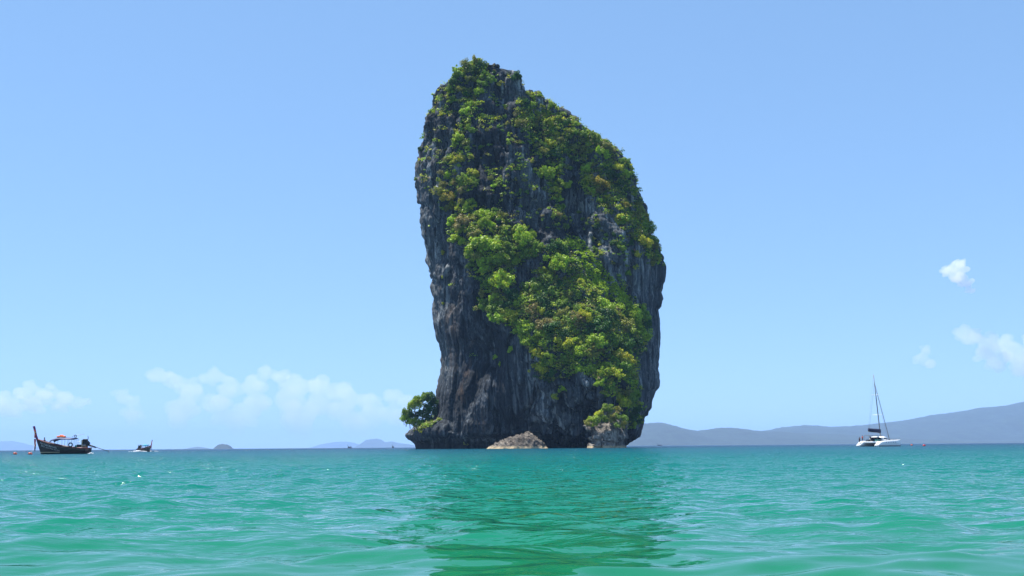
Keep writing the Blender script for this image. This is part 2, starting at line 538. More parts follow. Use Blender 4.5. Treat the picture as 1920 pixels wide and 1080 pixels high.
rows = np.concatenate([np.linspace(116, 200, 70), np.linspace(201.2, 846, 470)])
isl_me, ISL_V, ISL_N, ISL_NF = stack('rock_island', LEFT, RIGHT, island_depth, 38.0, rows, YR, M_ROCK, 0.95, 1.0, 2.5, 846,
    lambda a, b: 1 - np.maximum(smooth(520, 620, b) * (1 - smooth(960, 1020, a)), smooth(1165, 1200, a) * smooth(470, 520, b)))
island = link('rock_island', isl_me)
tag(island, 'towering dark limestone rock rising out of the sea, draped in green trees', 'rock island')

FRONT = ISL_V[:, :ISL_NF].reshape(-1, 3)
FRONT_N = ISL_N[:, :ISL_NF].reshape(-1, 3)
FPX, FPY = to_px(FRONT)
KD = kdtree.KDTree(len(FRONT))
for i in range(len(FRONT)):
    KD.insert((FPX[i], FPY[i], 0), i)
KD.balance()


def on_rock(px, py):
    best = None
    for co, i, d in KD.find_n((px, py, 0), 6):
        if best is None or FRONT[i][1] < FRONT[best][1]: best = i
    return Vector(FRONT[best]), Vector(FRONT_N[best])


# boulder at the foot of the cliff
def build_boulder():
    n = 150; md = 90
    x = np.linspace(908, 1025, n)
    prof = np.interp(x, [908, 914, 930, 950, 968, 985, 992, 1004, 1016, 1025], [0, 3, 9, 16, 22, 27, 26, 19, 9, 0])
    Yb = 392.0
    m_px = Yb / F
    t = np.linspace(-1, 1, md)
    X = (x - 960) * m_px
    H = (prof * m_px)[:, None] * np.clip(1 - np.abs(t[None, :]) ** 2.2, 0, 1) ** 0.8
    XX = X[:, None] * np.ones_like(H)
    YY = Yb + t[None, :] * (3.5 + 6 * (prof / 33)[:, None])
    strata = fbm((XX + 0.8 * H) / 3.0, YY / 4, (H - 0.5 * XX) / 0.9, 3, True)
    H2 = H + (1.2 * strata + 1.1 * fbm(XX / 2.2, YY / 2.2, H / 2.2, 4)) * np.clip(H / 1.5, 0, 1) - 0.35
    XX = XX + 0.6 * fbm(XX / 2, YY / 2, H / 2 + 5, 3)
    V = np.stack([XX, YY - 0.6 * fbm(XX / 2, YY / 2, H / 1.5 + 9, 3), H2], -1)
    base = V.copy()
    me = mesh_arrays('boulder', V.reshape(-1, 3), grid_faces(n, md)[:, ::-1], [M_BOULDER], True)
    o = link('boulder', me)
    tag(o, 'pale ribbed boulder in the water at the foot of the cliff', 'boulder')


build_boulder()
isl2_left = [(1128, 768), (1115, 778), (1101, 788), (1092, 798), (1096, 806), (1108, 813), (1103, 822), (1110, 829), (1104, 833), (1100, 846)]
isl2_right = [(1145, 768), (1165, 775), (1174, 784), (1180, 800), (1178, 812), (1181, 822), (1172, 830), (1176, 834), (1177, 846)]
me2, ISLET_V, ISLET_N, _nf = stack('islet', isl2_left, isl2_right, lambda a, b: 5.0 + 5.5 * smooth(785, 838, b) - 3.0 * (1 - smooth(768, 795, b)) - 1.2 * smooth(822, 829, b) * (1 - smooth(829, 835, b)), 8.0, np.linspace(768, 846, 110), 389.0, M_ISLET, 0.6, 0.7, 8.1, 846)
tag(link('islet', me2), 'small undercut rock topped with shrubs by the cliff foot', 'rock')

# ------------------------------------------------------------------ foliage
def crown_mesh(seed, style):
    rng = np.random.default_rng(seed)
    if style == 'round': nl, zs, spread, leaves = 34, 0.85, 0.74, 2100
    elif style == 'broad': nl, zs, spread, leaves = 34, 0.55, 0.85, 2100
    elif style == 'tall': nl, zs, spread, leaves = 30, 1.3, 0.62, 2000
    elif style == 'open': nl, zs, spread, leaves = 24, 0.6, 0.85, 1100
    elif style == 'droop': nl, zs, spread, leaves = 30, 1.6, 0.58, 1900
    else: nl, zs, spread, leaves = 16, 0.75, 0.68, 900
    c = rng.normal(size=(nl, 3)); c /= np.linalg.norm(c, axis=1)[:, None]
    c *= (rng.uniform(0.25, 1, nl) ** 0.5)[:, None]
    c[:, 2] = np.where(c[:, 2] < -0.35, -c[:, 2] * 0.6, c[:, 2])
    c *= np.array([spread * rng.uniform(.8, 1.15), spread * rng.uniform(.8, 1.15), spread * zs])
    c += rng.normal(size=c.shape) * 0.13
    lr = rng.uniform(0.09, 0.3, nl) * (0.75 if style == 'open' else 1)
    if style == 'droop': c[:, 2] -= 0.45
    which = rng.choice(nl, leaves, p=lr ** 2 / (lr ** 2).sum())
    d = rng.normal(size=(leaves, 3)); d[:, 2] += 0.25; d /= np.linalg.norm(d, axis=1)[:, None]
    p = c[which] + d * (lr[which] * rng.uniform(0.65, 1.12, leaves))[:, None]
    nrm = d * 0.55 + np.array([0, 0, 0.35]) + rng.normal(size=(leaves, 3)) * 0.55
    nrm /= np.linalg.norm(nrm, axis=1)[:, None]
    s = rng.uniform(0.032, 0.085, leaves)
    V, Fc = leaf_quads(p, nrm, s, rng)
    V[:, 2] += 1.0
    me = mesh_arrays('crown', V, Fc, [M_LEAF])
    # leaf colours differ from spray to spray
    spray = rng.uniform(0.72, 1.25, nl)[which] * rng.uniform(0.75, 1.25, leaves)
    warm = rng.normal(1.0, 0.1, leaves)
    tint = np.stack([spray * warm, spray, spray * 0.9, np.ones(leaves)], -1)
    a = me.color_attributes.new('tint', 'FLOAT_COLOR', 'POINT')
    a.data.foreach_set('color', np.repeat(tint, 4, 0).astype(np.float32).ravel())
    return me


def leaf_quads(p, nrm, s, rng):
    n = len(p)
    r = rng.normal(size=(n, 3))
    a = np.cross(nrm, r); a /= np.linalg.norm(a, axis=1)[:, None] + 1e-9
    b = np.cross(nrm, a)
    s = s[:, None]
    k = rng.uniform(0.55, 1.0, (n, 1))
    bend = nrm * s * rng.uniform(-0.35, 0.35, (n, 1))
    V = np.stack([p - a * s, p - b * s * k + bend, p + a * s * 1.15, p + b * s * k + bend], 1).reshape(-1, 3)
    return V, np.arange(4 * n).reshape(-1, 4)


def tube(points, radii, sides=6):
    """tapered tube along points -> verts, quads"""
    pts = [Vector(p) for p in points]
    V = []; Fq = []
    for i, p in enumerate(pts):
        d = (pts[min(i + 1, len(pts) - 1)] - pts[max(i - 1, 0)]).normalized()
        x = d.orthogonal().normalized(); y = d.cross(x)
        for k in range(sides):
            a = 2 * PI * k / sides
            V.append(p + (x * math.cos(a) + y * math.sin(a)) * radii[i])
    for i in range(len(pts) - 1):
        for k in range(sides):
            k2 = (k + 1) % sides
            Fq.append((i * sides + k, i * sides + k2, (i + 1) * sides + k2, (i + 1) * sides + k))
    return V, Fq


def trunk_mesh(seed, style):
    rng = random.Random(seed)
    V = []; Fq = []
    def add(pts, rad):
        v, f = tube(pts, rad, 5); o = len(V); V.extend(v); Fq.extend([tuple(o + i for i in q) for q in f])
    bend = (rng.uniform(-.1, .1), rng.uniform(-.1, .1))
    add([(0, 0, -0.25), (bend[0], bend[1], 0.3), (0, 0, 0.75), (0.03, 0.02, 1.15)], [0.075, 0.06, 0.045, 0.02])
    for k in range(6):
        a = rng.uniform(0, 2 * PI); z = rng.uniform(0.4, 0.85); L = rng.uniform(0.35, 0.65)
        add([(0, 0, z), (math.cos(a) * L * 0.5, math.sin(a) * L * 0.5, z + 0.15), (math.cos(a) * L, math.sin(a) * L, z + rng.uniform(0.15, 0.4))], [0.035, 0.025, 0.012])
    me = bpy.data.meshes.new('trunk'); me.from_pydata([tuple(v) for v in V], [], Fq); me.materials.append(M_BARK)
    return me


STYLES = ['round', 'round', 'broad', 'broad', 'tall', 'open', 'droop', 'shrub', 'shrub', 'round', 'tall', 'broad', 'round', 'droop', 'shrub', 'open']
CROWNS = [crown_mesh(100 + i, s) for i, s in enumerate(STYLES)]
TRUNKS = [trunk_mesh(200 + i, s) for i, s in enumerate(STYLES)]
BY_STYLE = {}
for i, s in enumerate(STYLES): BY_STYLE.setdefault(s, []).append(i)

PAL = {'bright green': (0.32, 0.44, 0.03), 'mid green': (0.165, 0.26, 0.027), 'dark green': (0.042, 0.11, 0.02),
       'yellow-green': (0.40, 0.42, 0.03), 'olive': (0.23, 0.235, 0.05), 'brownish': (0.23, 0.20, 0.08), 'golden': (0.38, 0.31, 0.045),
       'reddish': (0.26, 0.13, 0.08)}
PLANTS = []


def plant(px, py, r_px, style, colour, lean=0.45, kind='tree', zone='', spot=None, yaw=None, label=None):
    """one tree or shrub rooted on the rock: an Empty with trunk and crown"""
    if spot is None: p, n = on_rock(px, py)
    else: p, n = spot
    r = r_px * p.y / F
    v = random.choice(BY_STYLE[style])
    up = Vector((0, 0, 1)) + Vector((n.x, n.y, 0)) * lean
    q = up.normalized().to_track_quat('Z', 'Y')
    root = link(kind, None)
    # the crown's middle should stand where the photo shows it: step down from it to the root
    root.location = p - Vector((n.x, n.y, 0)) * (0.12 * r) - up.normalized() * (r * (0.62 if spot is None else 0.0))
    root.rotation_mode = 'QUATERNION'
    root.rotation_quaternion = q @ Quaternion((0, 0, 1), random.uniform(0, 2 * PI) if yaw is None else yaw)
    s = r * random.uniform(0.94, 1.08)
    root.scale = (s * random.uniform(.85, 1.2), s * random.uniform(.85, 1.2), s * random.uniform(0.8, 1.15))
    c = PAL[colour]
    j = random.uniform(0.85, 1.15)
    for nm, me in (('trunk', TRUNKS[v]), ('crown', CROWNS[v])):
        o = link(nm, me, root)
        o.color = (c[0] * j * random.uniform(0.93, 1.07), c[1] * j, c[2] * j, 1)
    PLANTS.append(dict(o=root, px=px, py=py, r=r_px, colour=colour, kind=kind, zone=zone, label=label, style=style))
    return root


def inside(poly, x, y):
    poly = np.asarray(poly, float)
    x = np.asarray(x, float); y = np.asarray(y, float)
    res = np.zeros(np.broadcast(x, y).shape, bool)
    j = len(poly) - 1
    for i in range(len(poly)):
        xi, yi = poly[i]; xj, yj = poly[j]
        c = ((yi > y) != (yj > y)) & (x < (xj - xi) * (y - yi) / (yj - yi + 1e-12) + xi)
        res ^= c; j = i
    return res


Z_SUMMIT = [(835, 172), (850, 142), (880, 122), (910, 126), (925, 150), (900, 180), (900, 205), (850, 205), (838, 195)]
Z_LEFT = [(850, 200), (880, 205), (888, 260), (884, 320), (903, 345), (885, 400), (828, 395), (818, 345), (838, 290), (860, 235)]
Z_CENTRE = [(845, 425), (885, 380), (945, 395), (960, 430), (1000, 445), (1012, 480), (965, 500), (968, 560), (935, 600), (898, 585), (902, 545), (862, 480)]
Z_UPPER = [(960, 200), (1000, 185), (1040, 205), (1100, 245), (1160, 290), (1183, 335), (1205, 390), (1225, 440), (1238, 478), (1215, 492), (1190, 450), (1165, 420), (1120, 380), (1092, 350), (1085, 315), (1062, 318), (1052, 370), (1072, 440), (1045, 440), (1040, 380), (1010, 300), (965, 225)]
Z_SLOPE = [(1045, 452), (1085, 452), (1150, 525), (1205, 580), (1212, 640), (1192, 690), (1200, 750), (1185, 782), (1150, 750), (1125, 730), (1095, 695), (1060, 700), (1040, 725), (1010, 715), (1003, 670), (968, 622), (935, 600), (938, 572), (978, 545), (1005, 528), (1020, 490)]
Z_GRASS = [(1060, 448), (1092, 452), (1150, 524), (1192, 580), (1170, 584), (1120, 548), (1085, 500)]
Z_BARE = [(924, 118), (975, 132), (987, 165), (965, 205), (932, 195), (912, 150)]
Z_FOOT = [(762, 790), (790, 745), (818, 738), (818, 800), (790, 806)]


def scatter(zone, poly, n, rmin, rmax, mind, palette, styles, seed, lean=0.45, kind='tree'):
    rng = random.Random(seed)
    poly_a = np.asarray(poly, float)
    x0, y0 = poly_a.min(0); x1, y1 = poly_a.max(0)
    got = []; tries = 0
    while len(got) < n and tries < 12000:
        tries += 1
        x, y = rng.uniform(x0, x1), rng.uniform(y0, y1)
        if not inside(poly, x, y): continue
        r = rmin + (rmax - rmin) * rng.random() ** 1.6
        if any((x - a) ** 2 + ((y - b) * 1.15) ** 2 < (mind * (r + c)) ** 2 for a, b, c in got): continue
        if zone == 'slope' and (inside(Z_GRASS, x, y) or inside(Z_GRASS, x, y - r * 0.8)): continue
        got.append((x, y, r))
        plant(x, y, r, rng.choice(styles), rng.choices(list(palette), list(palette.values()))[0], lean, kind, zone)


G = {'bright green': 4, 'mid green': 4, 'dark green': 2, 'yellow-green': 2, 'olive': 2, 'brownish': 0.6}
# trees one can point to
ONE = [
    (862, 134, 17, 'open', 'bright green', 'tree', 'open-crowned tree leaning out at the top left of the summit'),
    (893, 124, 15, 'round', 'olive', 'tree', 'pale olive round tree crowning the very summit'),
    (968, 152, 15, 'tall', 'dark green', 'tree', 'dark bushy tree on the right edge of the summit crags'),
    (894, 156, 13, 'round', 'golden', 'tree', 'yellowish tree just below the summit crags'),
    (979, 462, 26, 'round', 'bright green', 'tree', 'large round bright green tree in the middle of the rock face'),
    (947, 412, 24, 'broad', 'olive', 'tree', 'olive-brown tree left of the middle, above the large round tree'),
    (868, 430, 25, 'tall', 'brownish', 'tree', 'grey-brown tree at the left end of the central thicket'),
    (908, 410, 24, 'round', 'bright green', 'tree', 'bright green tree between the grey-brown and olive trees'),
    (1125, 352, 18, 'broad', 'golden', 'tree', 'golden-brown tree on the upper right slope'),
    (1174, 386, 15, 'broad', 'golden', 'tree', 'tan dome-shaped tree near the right shoulder'),
    (1165, 420, 16, 'round', 'yellow-green', 'tree', 'yellow-green tree above the bare right-hand cliff'),
    (872, 340, 20, 'round', 'mid green', 'tree', 'green tree in the left-hand strip of scrub'),
    (886, 330, 15, 'round', 'yellow-green', 'tree', 'yellow-topped tree beside the green one on the left-hand strip'),
    (838, 378, 16, 'round', 'golden', 'tree', 'yellowish bush low on the left-hand strip of scrub'),
    (1130, 600, 32, 'broad', 'dark green', 'tree', 'widest dark green tree on the diagonal slope'),
    (1188, 600, 26, 'tall', 'bright green', 'tree', 'tall bright tree at the right edge of the diagonal slope'),
    (905, 478, 34, 'round', 'bright green', 'tree', 'largest bright tree of the central thicket at its left edge'),
    (937, 545, 28, 'round', 'bright green', 'tree', 'bright tree at the bottom of the central thicket'),
    (910, 575, 15, 'round', 'mid green', 'tree', 'greyish green tree hanging below the central thicket'),
    (1168, 680, 24, 'round', 'yellow-green', 'tree', 'yellow-green tree low on the right of the slope'),
    (1000, 590, 30, 'droop', 'brownish', 'tree', 'thin grey-brown tree at the left of the diagonal slope'),
    (955, 595, 22, 'round', 'yellow-green', 'tree', 'yellow-green tree at the left tip of the diagonal slope'),
    (985, 620, 24, 'droop', 'bright green', 'tree', 'bright tree hanging over the bare lower cliff'),
    (1020, 690, 22, 'tall', 'mid green', 'tree', 'lone tree at the lower left of the slope'),
    (1050, 470, 18, 'round', 'bright green', 'tree', 'bright tree at the head of the grassy strip'),
    (957, 658, 10, 'shrub', 'bright green', 'shrub', 'small round shrub alone on the lower cliff'),
    (930, 673, 8, 'shrub', 'bright green', 'shrub', 'upper part of a hanging shrub on the lower cliff'),
    (937, 684, 6, 'droop', 'bright green', 'shrub', 'small trailing shrub below another on the lower cliff'),
    (1058, 736, 13, 'shrub', 'bright green', 'shrub', 'upper of two bright shrubs below the slope'),
    (1040, 749, 12, 'shrub', 'yellow-green', 'shrub', 'lower of two bright shrubs below the slope'),
    (1194, 482, 13, 'shrub', 'yellow-green', 'shrub', 'yellow-green shrub on the bare right-hand cliff'),
    (1188, 474, 9, 'shrub', 'reddish', 'shrub', 'reddish shrub on the bare right-hand cliff'),
    (1192, 506, 9, 'shrub', 'yellow-green', 'shrub', 'lowest shrub on the bare right-hand cliff'),
    (1150, 640, 22, 'round', 'mid green', 'tree', 'green tree below the wide dark tree on the slope'),
    (925, 349, 12, 'shrub', 'bright green', 'shrub', 'bright shrub on the grey crags left of the middle'),
    (982, 340, 12, 'shrub', 'olive', 'shrub', 'olive shrub on the grey crags right of the middle'),
    (1012, 322, 11, 'shrub', 'brownish', 'shrub', 'brown shrub on the upper middle crags'),
    (785, 283, 7, 'tall', 'dark green', 'shrub', 'dark shrub jutting from the upper left edge'),
    (779, 338, 6, 'tall', 'mid green', 'shrub', 'small shrub jutting from the left overhang'),
    (880, 240, 9, 'tall', 'bright green', 'shrub', 'bright upright shrub high on the left face'),
    (858, 268, 17, 'tall', 'bright green', 'shrub', 'tall bright shrub midway up the left strip'),
    (831, 475, 6, 'droop', 'yellow-green', 'shrub', 'upper shrub in the crack of the left cliff'),
    (829, 520, 5, 'droop', 'yellow-green', 'shrub', 'middle shrub in the crack of the left cliff'),
    (831, 568, 4, 'droop', 'yellow-green', 'shrub', 'lowest shrub in the crack of the left cliff'),
    (938, 160, 10, 'shrub', 'yellow-green', 'shrub', 'light shrub among the summit crags'),
]
for px, py, r, st, co, kd_, lab in ONE:
    plant(px, py, r, st, co, 0.45, kd_, 'one', label=lab)
scatter('summit', Z_SUMMIT, 20, 8, 16, 0.5, {'mid green': 4, 'olive': 4, 'dark green': 2, 'bright green': 1}, ['round', 'tall', 'shrub'], 1)
scatter('left', Z_LEFT, 34, 6, 15, 0.5, {'bright green': 3, 'mid green': 3, 'olive': 3, 'yellow-green': 2, 'brownish': 1}, ['shrub', 'tall', 'round'], 2, kind='shrub')
scatter('centre', Z_CENTRE, 34, 12, 26, 0.46, {'bright green': 5, 'mid green': 4, 'dark green': 2, 'yellow-green': 1, 'olive': 1}, ['round', 'broad', 'tall', 'round'], 3)
scatter('upper', Z_UPPER, 80, 8, 20, 0.45, {'bright green': 3, 'mid green': 4, 'dark green': 3, 'yellow-green': 3, 'olive': 4, 'brownish': 2}, ['round', 'broad', 'shrub', 'round'], 4)
scatter('slope', Z_SLOPE, 100, 12, 27, 0.42, {'bright green': 5, 'mid green': 5, 'dark green': 3, 'yellow-green': 2.5, 'olive': 2, 'brownish': 0.6}, ['round', 'broad', 'tall', 'round', 'droop'], 5)
Z_CRAG = [(905, 200), (960, 215), (1000, 300), (1040, 400), (1040, 435), (985, 430), (930, 380), (900, 300)]
scatter('crag', Z_CRAG, 34, 3.5, 9, 0.9, {'olive': 4, 'mid green': 3, 'brownish': 2, 'yellow-green': 2}, ['shrub', 'tall'], 6, kind='shrub')
Z_RIGHTCLIFF = [(1085, 400), (1150, 430), (1190, 460), (1180, 520), (1120, 480), (1095, 440)]
scatter('gully', Z_RIGHTCLIFF, 22, 5, 13, 0.6, {'mid green': 4, 'dark green': 3, 'olive': 2}, ['shrub', 'round'], 7, kind='shrub')
Z_SHOULDER = [(1195, 385), (1212, 400), (1222, 435), (1238, 470), (1240, 492), (1222, 500), (1200, 440)]
scatter('shoulder', Z_SHOULDER, 22, 6, 13, 0.5, {'yellow-green': 3, 'olive': 3, 'mid green': 3}, ['shrub', 'round'], 8, kind='shrub')
Z_RIGHTFOOT = [(1150, 735), (1190, 720), (1206, 765), (1200, 800), (1175, 795)]
scatter('rightfoot', Z_RIGHTFOOT, 18, 9, 17, 0.45, {'dark green': 2, 'mid green': 3, 'bright green': 3, 'yellow-green': 1}, ['droop', 'shrub'], 9, kind='shrub')
# the thicket on the ledge at the left foot of the rock
for px, py, r, st, co in ((764, 776, 13, 'round', 'mid green'), (760, 786, 11, 'round', 'bright green'), (770, 781, 13, 'round', 'dark green'), (778, 762, 15, 'round', 'bright green'), (793, 752, 15, 'round', 'mid green'), (808, 746, 14, 'round', 'dark green'), (775, 788, 14, 'round', 'bright green'), (792, 775, 18, 'round', 'dark green'), (808, 772, 17, 'tall', 'dark green'), (788, 793, 13, 'shrub', 'bright green'), (803, 790, 15, 'round', 'dark green'), (757, 788, 7, 'open', 'mid green'), (768, 790, 11, 'shrub', 'bright green'), (780, 796, 11, 'shrub', 'mid green'), (795, 796, 13, 'shrub', 'dark green'), (811, 793, 13, 'shrub', 'dark green'), (818, 775, 12, 'round', 'dark green'), (815, 758, 13, 'tall', 'dark green'), (800, 740, 10, 'round', 'mid green'), (783, 750, 10, 'round', 'mid green')):
    plant(px, py, r, st, co, 0.2, 'tree', 'foot', spot=(Vector(at(px, py + r, 441.0 + 0.2 * (px - 780) / 4)), Vector((-0.6, -0.6, 0.3))))
for px, py, r, co in ((1180, 752, 16, 'mid green'), (1190, 772, 15, 'dark green'), (1194, 792, 13, 'dark green'), (1182, 786, 14, 'dark green')):
    plant(px, py, r, 'round', co, 0.5, 'shrub', 'rightfoot')
scatter('slope', Z_SLOPE, 42, 5, 9, 0.5, {'bright green': 3, 'mid green': 3, 'yellow-green': 2, 'olive': 2}, ['shrub', 'tall', 'droop'], 21, kind='shrub')
scatter('upper', Z_UPPER, 40, 4, 8, 0.5, {'bright green': 3, 'mid green': 3, 'yellow-green': 3, 'olive': 2}, ['shrub', 'tall'], 22, kind='shrub')
# shrubs on the islet
for k, (px, py, r, st, co) in enumerate(((1110, 788, 13, 'round', 'bright green'), (1124, 776, 15, 'shrub', 'yellow-green'), (1140, 770, 15, 'round', 'mid green'), (1158, 770, 15, 'shrub', 'olive'), (1165, 784, 15, 'round', 'mid green'), (1102, 797, 11, 'shrub', 'olive'), (1148, 784, 14, 'round', 'olive'), (1171, 800, 11, 'shrub', 'olive'), (1128, 788, 13, 'round', 'mid green'), (1113, 798, 9, 'shrub', 'yellow-green'), (1158, 798, 12, 'shrub', 'mid green'))):
    P_ = Vector(at(px, py + r * 0.9, 381.0 + 0.12 * (800 - py)))
    plant(px, py, r, st, co, 0.3, 'shrub', 'islet', spot=(P_, Vector((0, -1, 0.3))))

ZONE_TEXT = {'summit': 'on the summit of the rock', 'left': 'in the scrubby strip down the upper left face', 'centre': 'in the central thicket left of the grassy strip',
             'upper': 'on the upper right slope of the rock', 'slope': 'on the long diagonal slope', 'crag': 'on the bare upper middle crags',
             'gully': 'by the dark right-hand gully', 'shoulder': 'along the right shoulder edge', 'rightfoot': 'under the overhang at the right foot',
             'foot': 'in the thicket on the left foot ledge', 'islet': 'on the islet at the cliff foot'}


def label_plants():
    sets = {}
    grp = 'trees and shrubs of the rock'
    for d in PLANTS:
        if d['label']: tag(d['o'], d['label'], d['kind'], grp)
        else: sets.setdefault((d['zone'], d['colour'], d['kind']), []).append(d)
    for (zone, colour, kind), ds in sets.items():
        where = ZONE_TEXT[zone]
        if len(ds) == 1:
            tag(ds[0]['o'], f"only {colour} {kind} {where}", kind, grp); continue
        rest = list(ds)
        for word, key in (('topmost', lambda d: d['py']), ('lowest', lambda d: -d['py']), ('leftmost', lambda d: d['px']), ('rightmost', lambda d: -d['px']), ('largest', lambda d: -d['r'])):
            best = min(ds, key=key)
            if best in rest:
                rest.remove(best); tag(best['o'], f"{word} {colour} {kind} {where}", kind, grp)
        # those left over are told apart by size and by their order down or across the zone
        rest.sort(key=lambda d: d['py'])
        order = ['second', 'third', 'fourth', 'fifth', 'sixth', 'seventh', 'eighth', 'ninth', 'tenth']
        rank = {id(d): k for k, d in enumerate(sorted(ds, key=lambda d: d['py']))}
        n = len(ds)
        for d in rest:
            k = rank[id(d)]
            if k <= 9: t = f"{order[k - 1]} {colour} {kind} from the top {where}"
            elif n - 1 - k <= 9: t = f"{order[n - 2 - k]} {colour} {kind} from the bottom {where}"
            else: t = f"{colour} {kind} among its like midway {where}"
            tag(d['o'], t, kind, grp)


label_plants()


def build_scrub():
    """low growth that clothes the ledges between the trees: one uncountable mass"""
    rng = np.random.default_rng(5)
    n = len(FRONT)
    px, py = FPX, FPY
    dens = np.full(n, 0.012)
    jx = 26 * fbm(FRONT[:, 0] / 6, FRONT[:, 1] / 6, FRONT[:, 2] / 7 + 31, 3); jy = 34 * fbm(FRONT[:, 0] / 6 + 50, FRONT[:, 1] / 6, FRONT[:, 2] / 7, 3)
    for poly, d in ((Z_SUMMIT, .5), (Z_LEFT, .5), (Z_CENTRE, .8), (Z_UPPER, .85), (Z_SLOPE, 1.0), (Z_RIGHTCLIFF, .25), (Z_SHOULDER, .9), (Z_FOOT, .9), (Z_RIGHTFOOT, .9), (Z_CRAG, .12)):
        dens = np.maximum(dens, d * inside(poly, px + jx, py + jy))
    grass = inside(Z_GRASS, px, py)
    up = FRONT_N[:, 2]
    high = (1 - smooth(330, 520, py)) * 0.22
    dens = np.maximum(dens, high)
    pat = fbm(FRONT[:, 0] / 7, FRONT[:, 1] / 7, FRONT[:, 2] / 9, 3)
    prob = dens * smooth(-0.35, 0.3, pat + 0.7 * (up - 0.25) + (dens - 0.5) * 0.6)
    prob = np.where(grass, 2.6, prob)
    prob = prob * np.where(inside(Z_BARE, px, py), 0.08, 1.0)
    # equal weight per area
    area = np.ones(n)
    w = prob * area; w /= w.sum()
    N = 10500
    idx = rng.choice(n, N, p=w)
    c = FRONT[idx] + FRONT_N[idx] * 0.2
    g = grass[idx]
    rad = np.where(g, rng.uniform(0.4, 0.8, N), rng.uniform(0.5, 2.1, N))
    K = 23
    ci = np.repeat(np.arange(N), K)
    d = rng.normal(size=(N * K, 3)); d /= np.linalg.norm(d, axis=1)[:, None]
    d[:, 2] = np.abs(d[:, 2]) * 0.8
    p = c[ci] + d * (rad[ci] * rng.uniform(0.3, 1.05, N * K))[:, None]
    nrm = d * 0.5 + np.array([0, 0, .5]) + rng.normal(size=d.shape) * 0.5
    nrm /= np.linalg.norm(nrm, axis=1)[:, None]
    s = rng.uniform(0.2, 0.42, N * K)
    V, Fq = leaf_quads(p, nrm, s, rng)
    me = mesh_arrays('scrub', V, Fq, [M_SCRUB])
    pal = np.array([PAL['bright green'], PAL['mid green'], PAL['olive'], PAL['yellow-green'], PAL['brownish'], PAL['dark green']])
    pick = rng.choice(6, N, p=[.2, .3, .2, .1, .08, .12])
    colr = pal[pick]
    colr[g] = np.array([0.30, 0.42, 0.02]) * rng.uniform(0.85, 1.1, (g.sum(), 1))
    colr = colr[ci] * rng.uniform(0.75, 1.25, (N * K, 1))
    tint = np.concatenate([colr, np.ones((N * K, 1))], 1)
    a = me.color_attributes.new('tint', 'FLOAT_COLOR', 'POINT')
    a.data.foreach_set('color', np.repeat(tint, 4, 0).astype(np.float32).ravel())
    tag(link('scrub', me), 'low green scrub and grass clinging to the ledges of the rock', None, None, 'stuff')


build_scrub()

# ------------------------------------------------------------------ far coasts and islands
def forest_mat(name, col):
    m, nt, b, _ = new_mat(name)
    geo = nt.nodes.new('ShaderNodeNewGeometry')
    n = noise(nt, geo.outputs['Position'], 0.012, 6, 0.65)
    r = ramp(nt, [(0.35, [c * 0.6 for c in col]), (0.65, [c * 1.5 for c in col])], n)
    nt.links.new(r.outputs[0], b.inputs['Base Color']); b.inputs['Roughness'].default_value = 0.95
    return m


M_FOREST = forest_mat('far_forest', (0.015, 0.028, 0.018))


def ridge(name, prof, Y, thick, seed, jag=0.05, cols=260, rws=26):
    """a hill range: height over its length, rounded across, with gullies and a wooded edge"""
    prof = np.array(prof, float)
    px = np.linspace(prof[0, 0], prof[-1, 0], cols)
    hor = 837.25 - (px - 960) * 0.00755
    h = np.maximum(np.interp(px, prof[:, 0], prof[:, 1]), 0) * Y / F
    X = (px - 960) / F * Y
    t = np.linspace(-1, 1, rws)
    cs = np.clip(1 - np.abs(t) ** 1.5, 0, 1)
    H = h[:, None] * cs[None, :]
    XX = X[:, None] * np.ones_like(H); YY = Y + t[None, :] * thick * np.ones_like(H)
    sc_ = thick * 0.35
    H = H * (1 + 0.6 * fbm(XX / sc_, YY / sc_, 0 * H + seed, 4) * (1 - cs[None, :] * 0.8)) + jag * h.max() * fbm(XX / (sc_ * .08), YY / (sc_ * .08), 0 * H + seed, 3) * np.clip(H / (h.max() * .2), 0, 1)
    V = np.stack([XX, YY, H - 0.5], -1).reshape(-1, 3)
    return link(name, mesh_arrays(name, V, grid_faces(cols, rws)[:, ::-1], [M_FOREST], True))


tag(ridge('hills', [(1130, 10), (1170, 30), (1195, 41), (1232, 42), (1265, 35), (1300, 27), (1340, 31), (1385, 30), (1425, 25), (1480, 22), (1560, 18), (1650, 12), (1740, 6), (1800, 0)], 8000, 900, 1.0, 0.03), 'low wooded hills on the horizon right behind the rock', None, None, 'structure')
tag(ridge('hills', [(1330, 0), (1380, 14), (1425, 25), (1470, 32), (1505, 35), (1560, 33), (1600, 34), (1650, 39), (1700, 45), (1760, 53), (1800, 58), (1850, 67), (1920, 78), (2000, 90), (2100, 92), (2200, 70), (2300, 30), (2350, 0)], 9800, 1500, 4.0, 0.02), 'long wooded hillside rising to the right edge', None, None, 'structure')
tag(ridge('island', [(407, 0), (409, 4.5), (413, 8), (420, 9.5), (429, 8), (435, 5), (438, 0)], 6500, 65, 6.0, 0.1, 60, 16), 'small dark humped island on the left horizon', 'island')
tag(ridge('island', [(355, 0), (362, 2), (374, 4.5), (384, 3), (392, 1), (398, 0)], 13000, 250, 7.0, 0.1, 60, 12), 'faint low islet left of the dark humped island', 'island')
tag(ridge('island', [(672, 0), (680, 9), (688, 15), (705, 16.5), (716, 14), (722, 10), (735, 11), (748, 8), (765, 6), (790, 0)], 17500, 700, 8.0, 0.06, 120, 16), 'faint blue flat-topped island beside the left foot of the rock', 'island')
tag(ridge('island', [(585, 0), (600, 6), (625, 11), (650, 12), (668, 8), (690, 0)], 24000, 700, 9.0, 0.06, 100, 12), 'faintest pale island on the horizon left of the flat-topped one', 'island')
